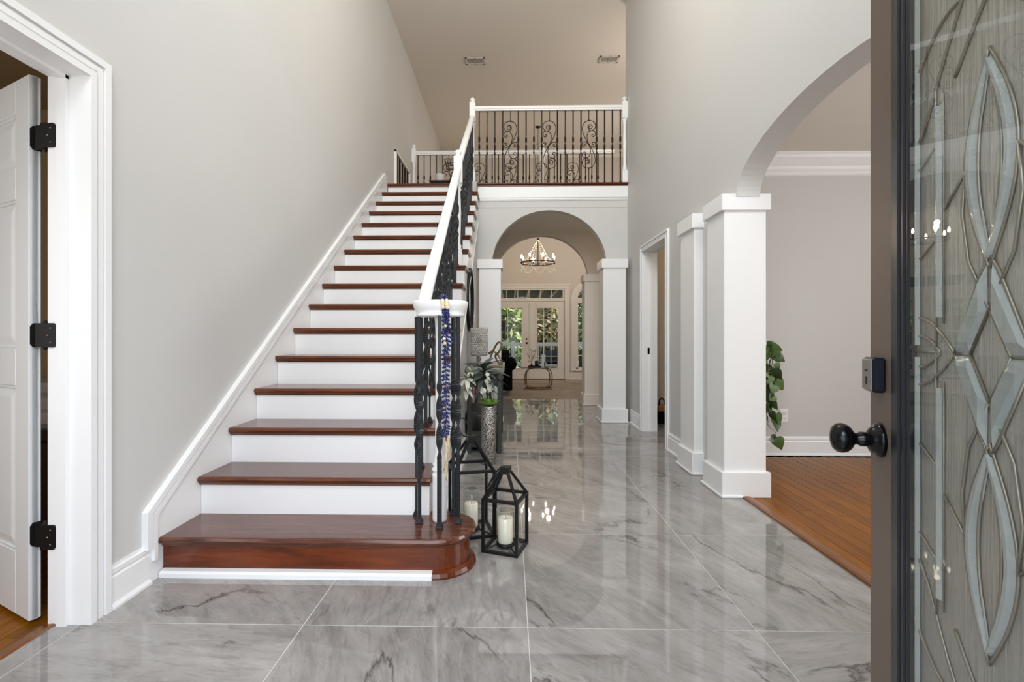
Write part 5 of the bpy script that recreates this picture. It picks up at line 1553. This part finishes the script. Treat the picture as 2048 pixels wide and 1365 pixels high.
# trees: each its own trunk, branches and crown of leaf blades
def tree(label, x, y, h, cr, cz, m, seed, nl, sz=.16):
    rnd = random.Random(seed)
    t = thing('tree', label, 'tree', (x, y, -1.5), group=None)
    part('trunk', MB().tube(spline([(x, y, -1.55), (x + .1, y, h * .3 - 1.5), (x - .05, y + .1, h * .7 - 1.5), (x, y, h - 1.5)], 4), [.20 - .15 * i / 12 for i in range(13)], 8), M_bark, t)
    br = MB()
    for k in range(8):
        a = rnd.uniform(0, 2 * PI); z = cz + rnd.uniform(-cr, cr * .6)
        br.tube([(x, y, z - .4), (x + cr * .5 * math.cos(a), y + cr * .5 * math.sin(a), z), (x + cr * .9 * math.cos(a), y + cr * .9 * math.sin(a), z + .3)], [.05, .03, .012], 5)
    part('branches', br, M_bark, t)
    b = MB(); v = []; f = []
    for k in range(nl):
        # clumps through the crown
        u = Vector((rnd.gauss(0, 1), rnd.gauss(0, 1), rnd.gauss(0, 1))).normalized() * cr * rnd.uniform(.35, 1.0) ** .6
        c = Vector((x + u.x, y + u.y, cz + u.z * 1.25))
        d = Vector((rnd.uniform(-1, 1), rnd.uniform(-1, 1), rnd.uniform(-1, .4))).normalized(); e = d.orthogonal().normalized()
        s = sz * rnd.uniform(.6, 1.5); i = len(v)
        v += [c - d * s, c + e * s * .45, c + d * s, c - e * s * .45]; f.append((i, i + 1, i + 2, i + 3))
    b.add(v, f, False)
    part('foliage', b, m, t, None, 'stuff')
for i, a in enumerate((
    ('pale green sunlit tree seen through the left garden door', -.4, 22.0, 6.0, 1.7, 1.6, M_fol[0], 1, 1700),
    ('mid green tree between the garden doors', .7, 24.0, 7.0, 1.6, 2.2, M_fol[1], 2, 1500),
    ('dry brown leaved tree seen through the right garden door', 1.7, 22.5, 6.0, 1.3, 1.0, M_fol[2], 3, 1000),
    ('green tree behind the dry tree', 2.6, 25.0, 8.0, 2.0, 2.6, M_fol[0], 4, 1600),
    ('dark green tree outside the right arched window', 4.2, 23.0, 7.0, 1.7, 1.6, M_fol[1], 5, 1500),
    ('green tree outside the left arched window', -2.6, 23.0, 7.0, 1.8, 1.8, M_fol[1], 6, 1500),
    ('yellowish tree far behind the left garden door', -1.2, 28.0, 9.0, 2.4, 3.0, M_fol[0], 7, 1500),
    ('dry tree far behind on the right', 3.6, 29.0, 8.0, 2.2, 1.0, M_fol[2], 8, 1200),
    ('tall green tree far behind in the middle', 1.0, 31.0, 11.0, 3.0, 4.2, M_fol[1], 9, 1800),
    ('low green shrub-like tree at the deck corner', -.2, 20.5, 3.2, .9, -.2, M_fol[1], 10, 800))):
    tree(*a)

GROUPS = {'lantern': 'black lanterns beside the stairs', 'candle': 'pillar candles in the lanterns', 'hurricane_glass': 'glass cylinders in the lanterns',
          'ceiling_vent': 'vents in the high ceiling', 'tree': 'trees behind the house', 'balcony_railing': 'level railings of the loft', 'column': 'white square columns of the hall'}
for o in list(S.objects):
    if o.parent is None:
        g = GROUPS.get(o.name.split('.')[0])
        if g: o['group'] = g
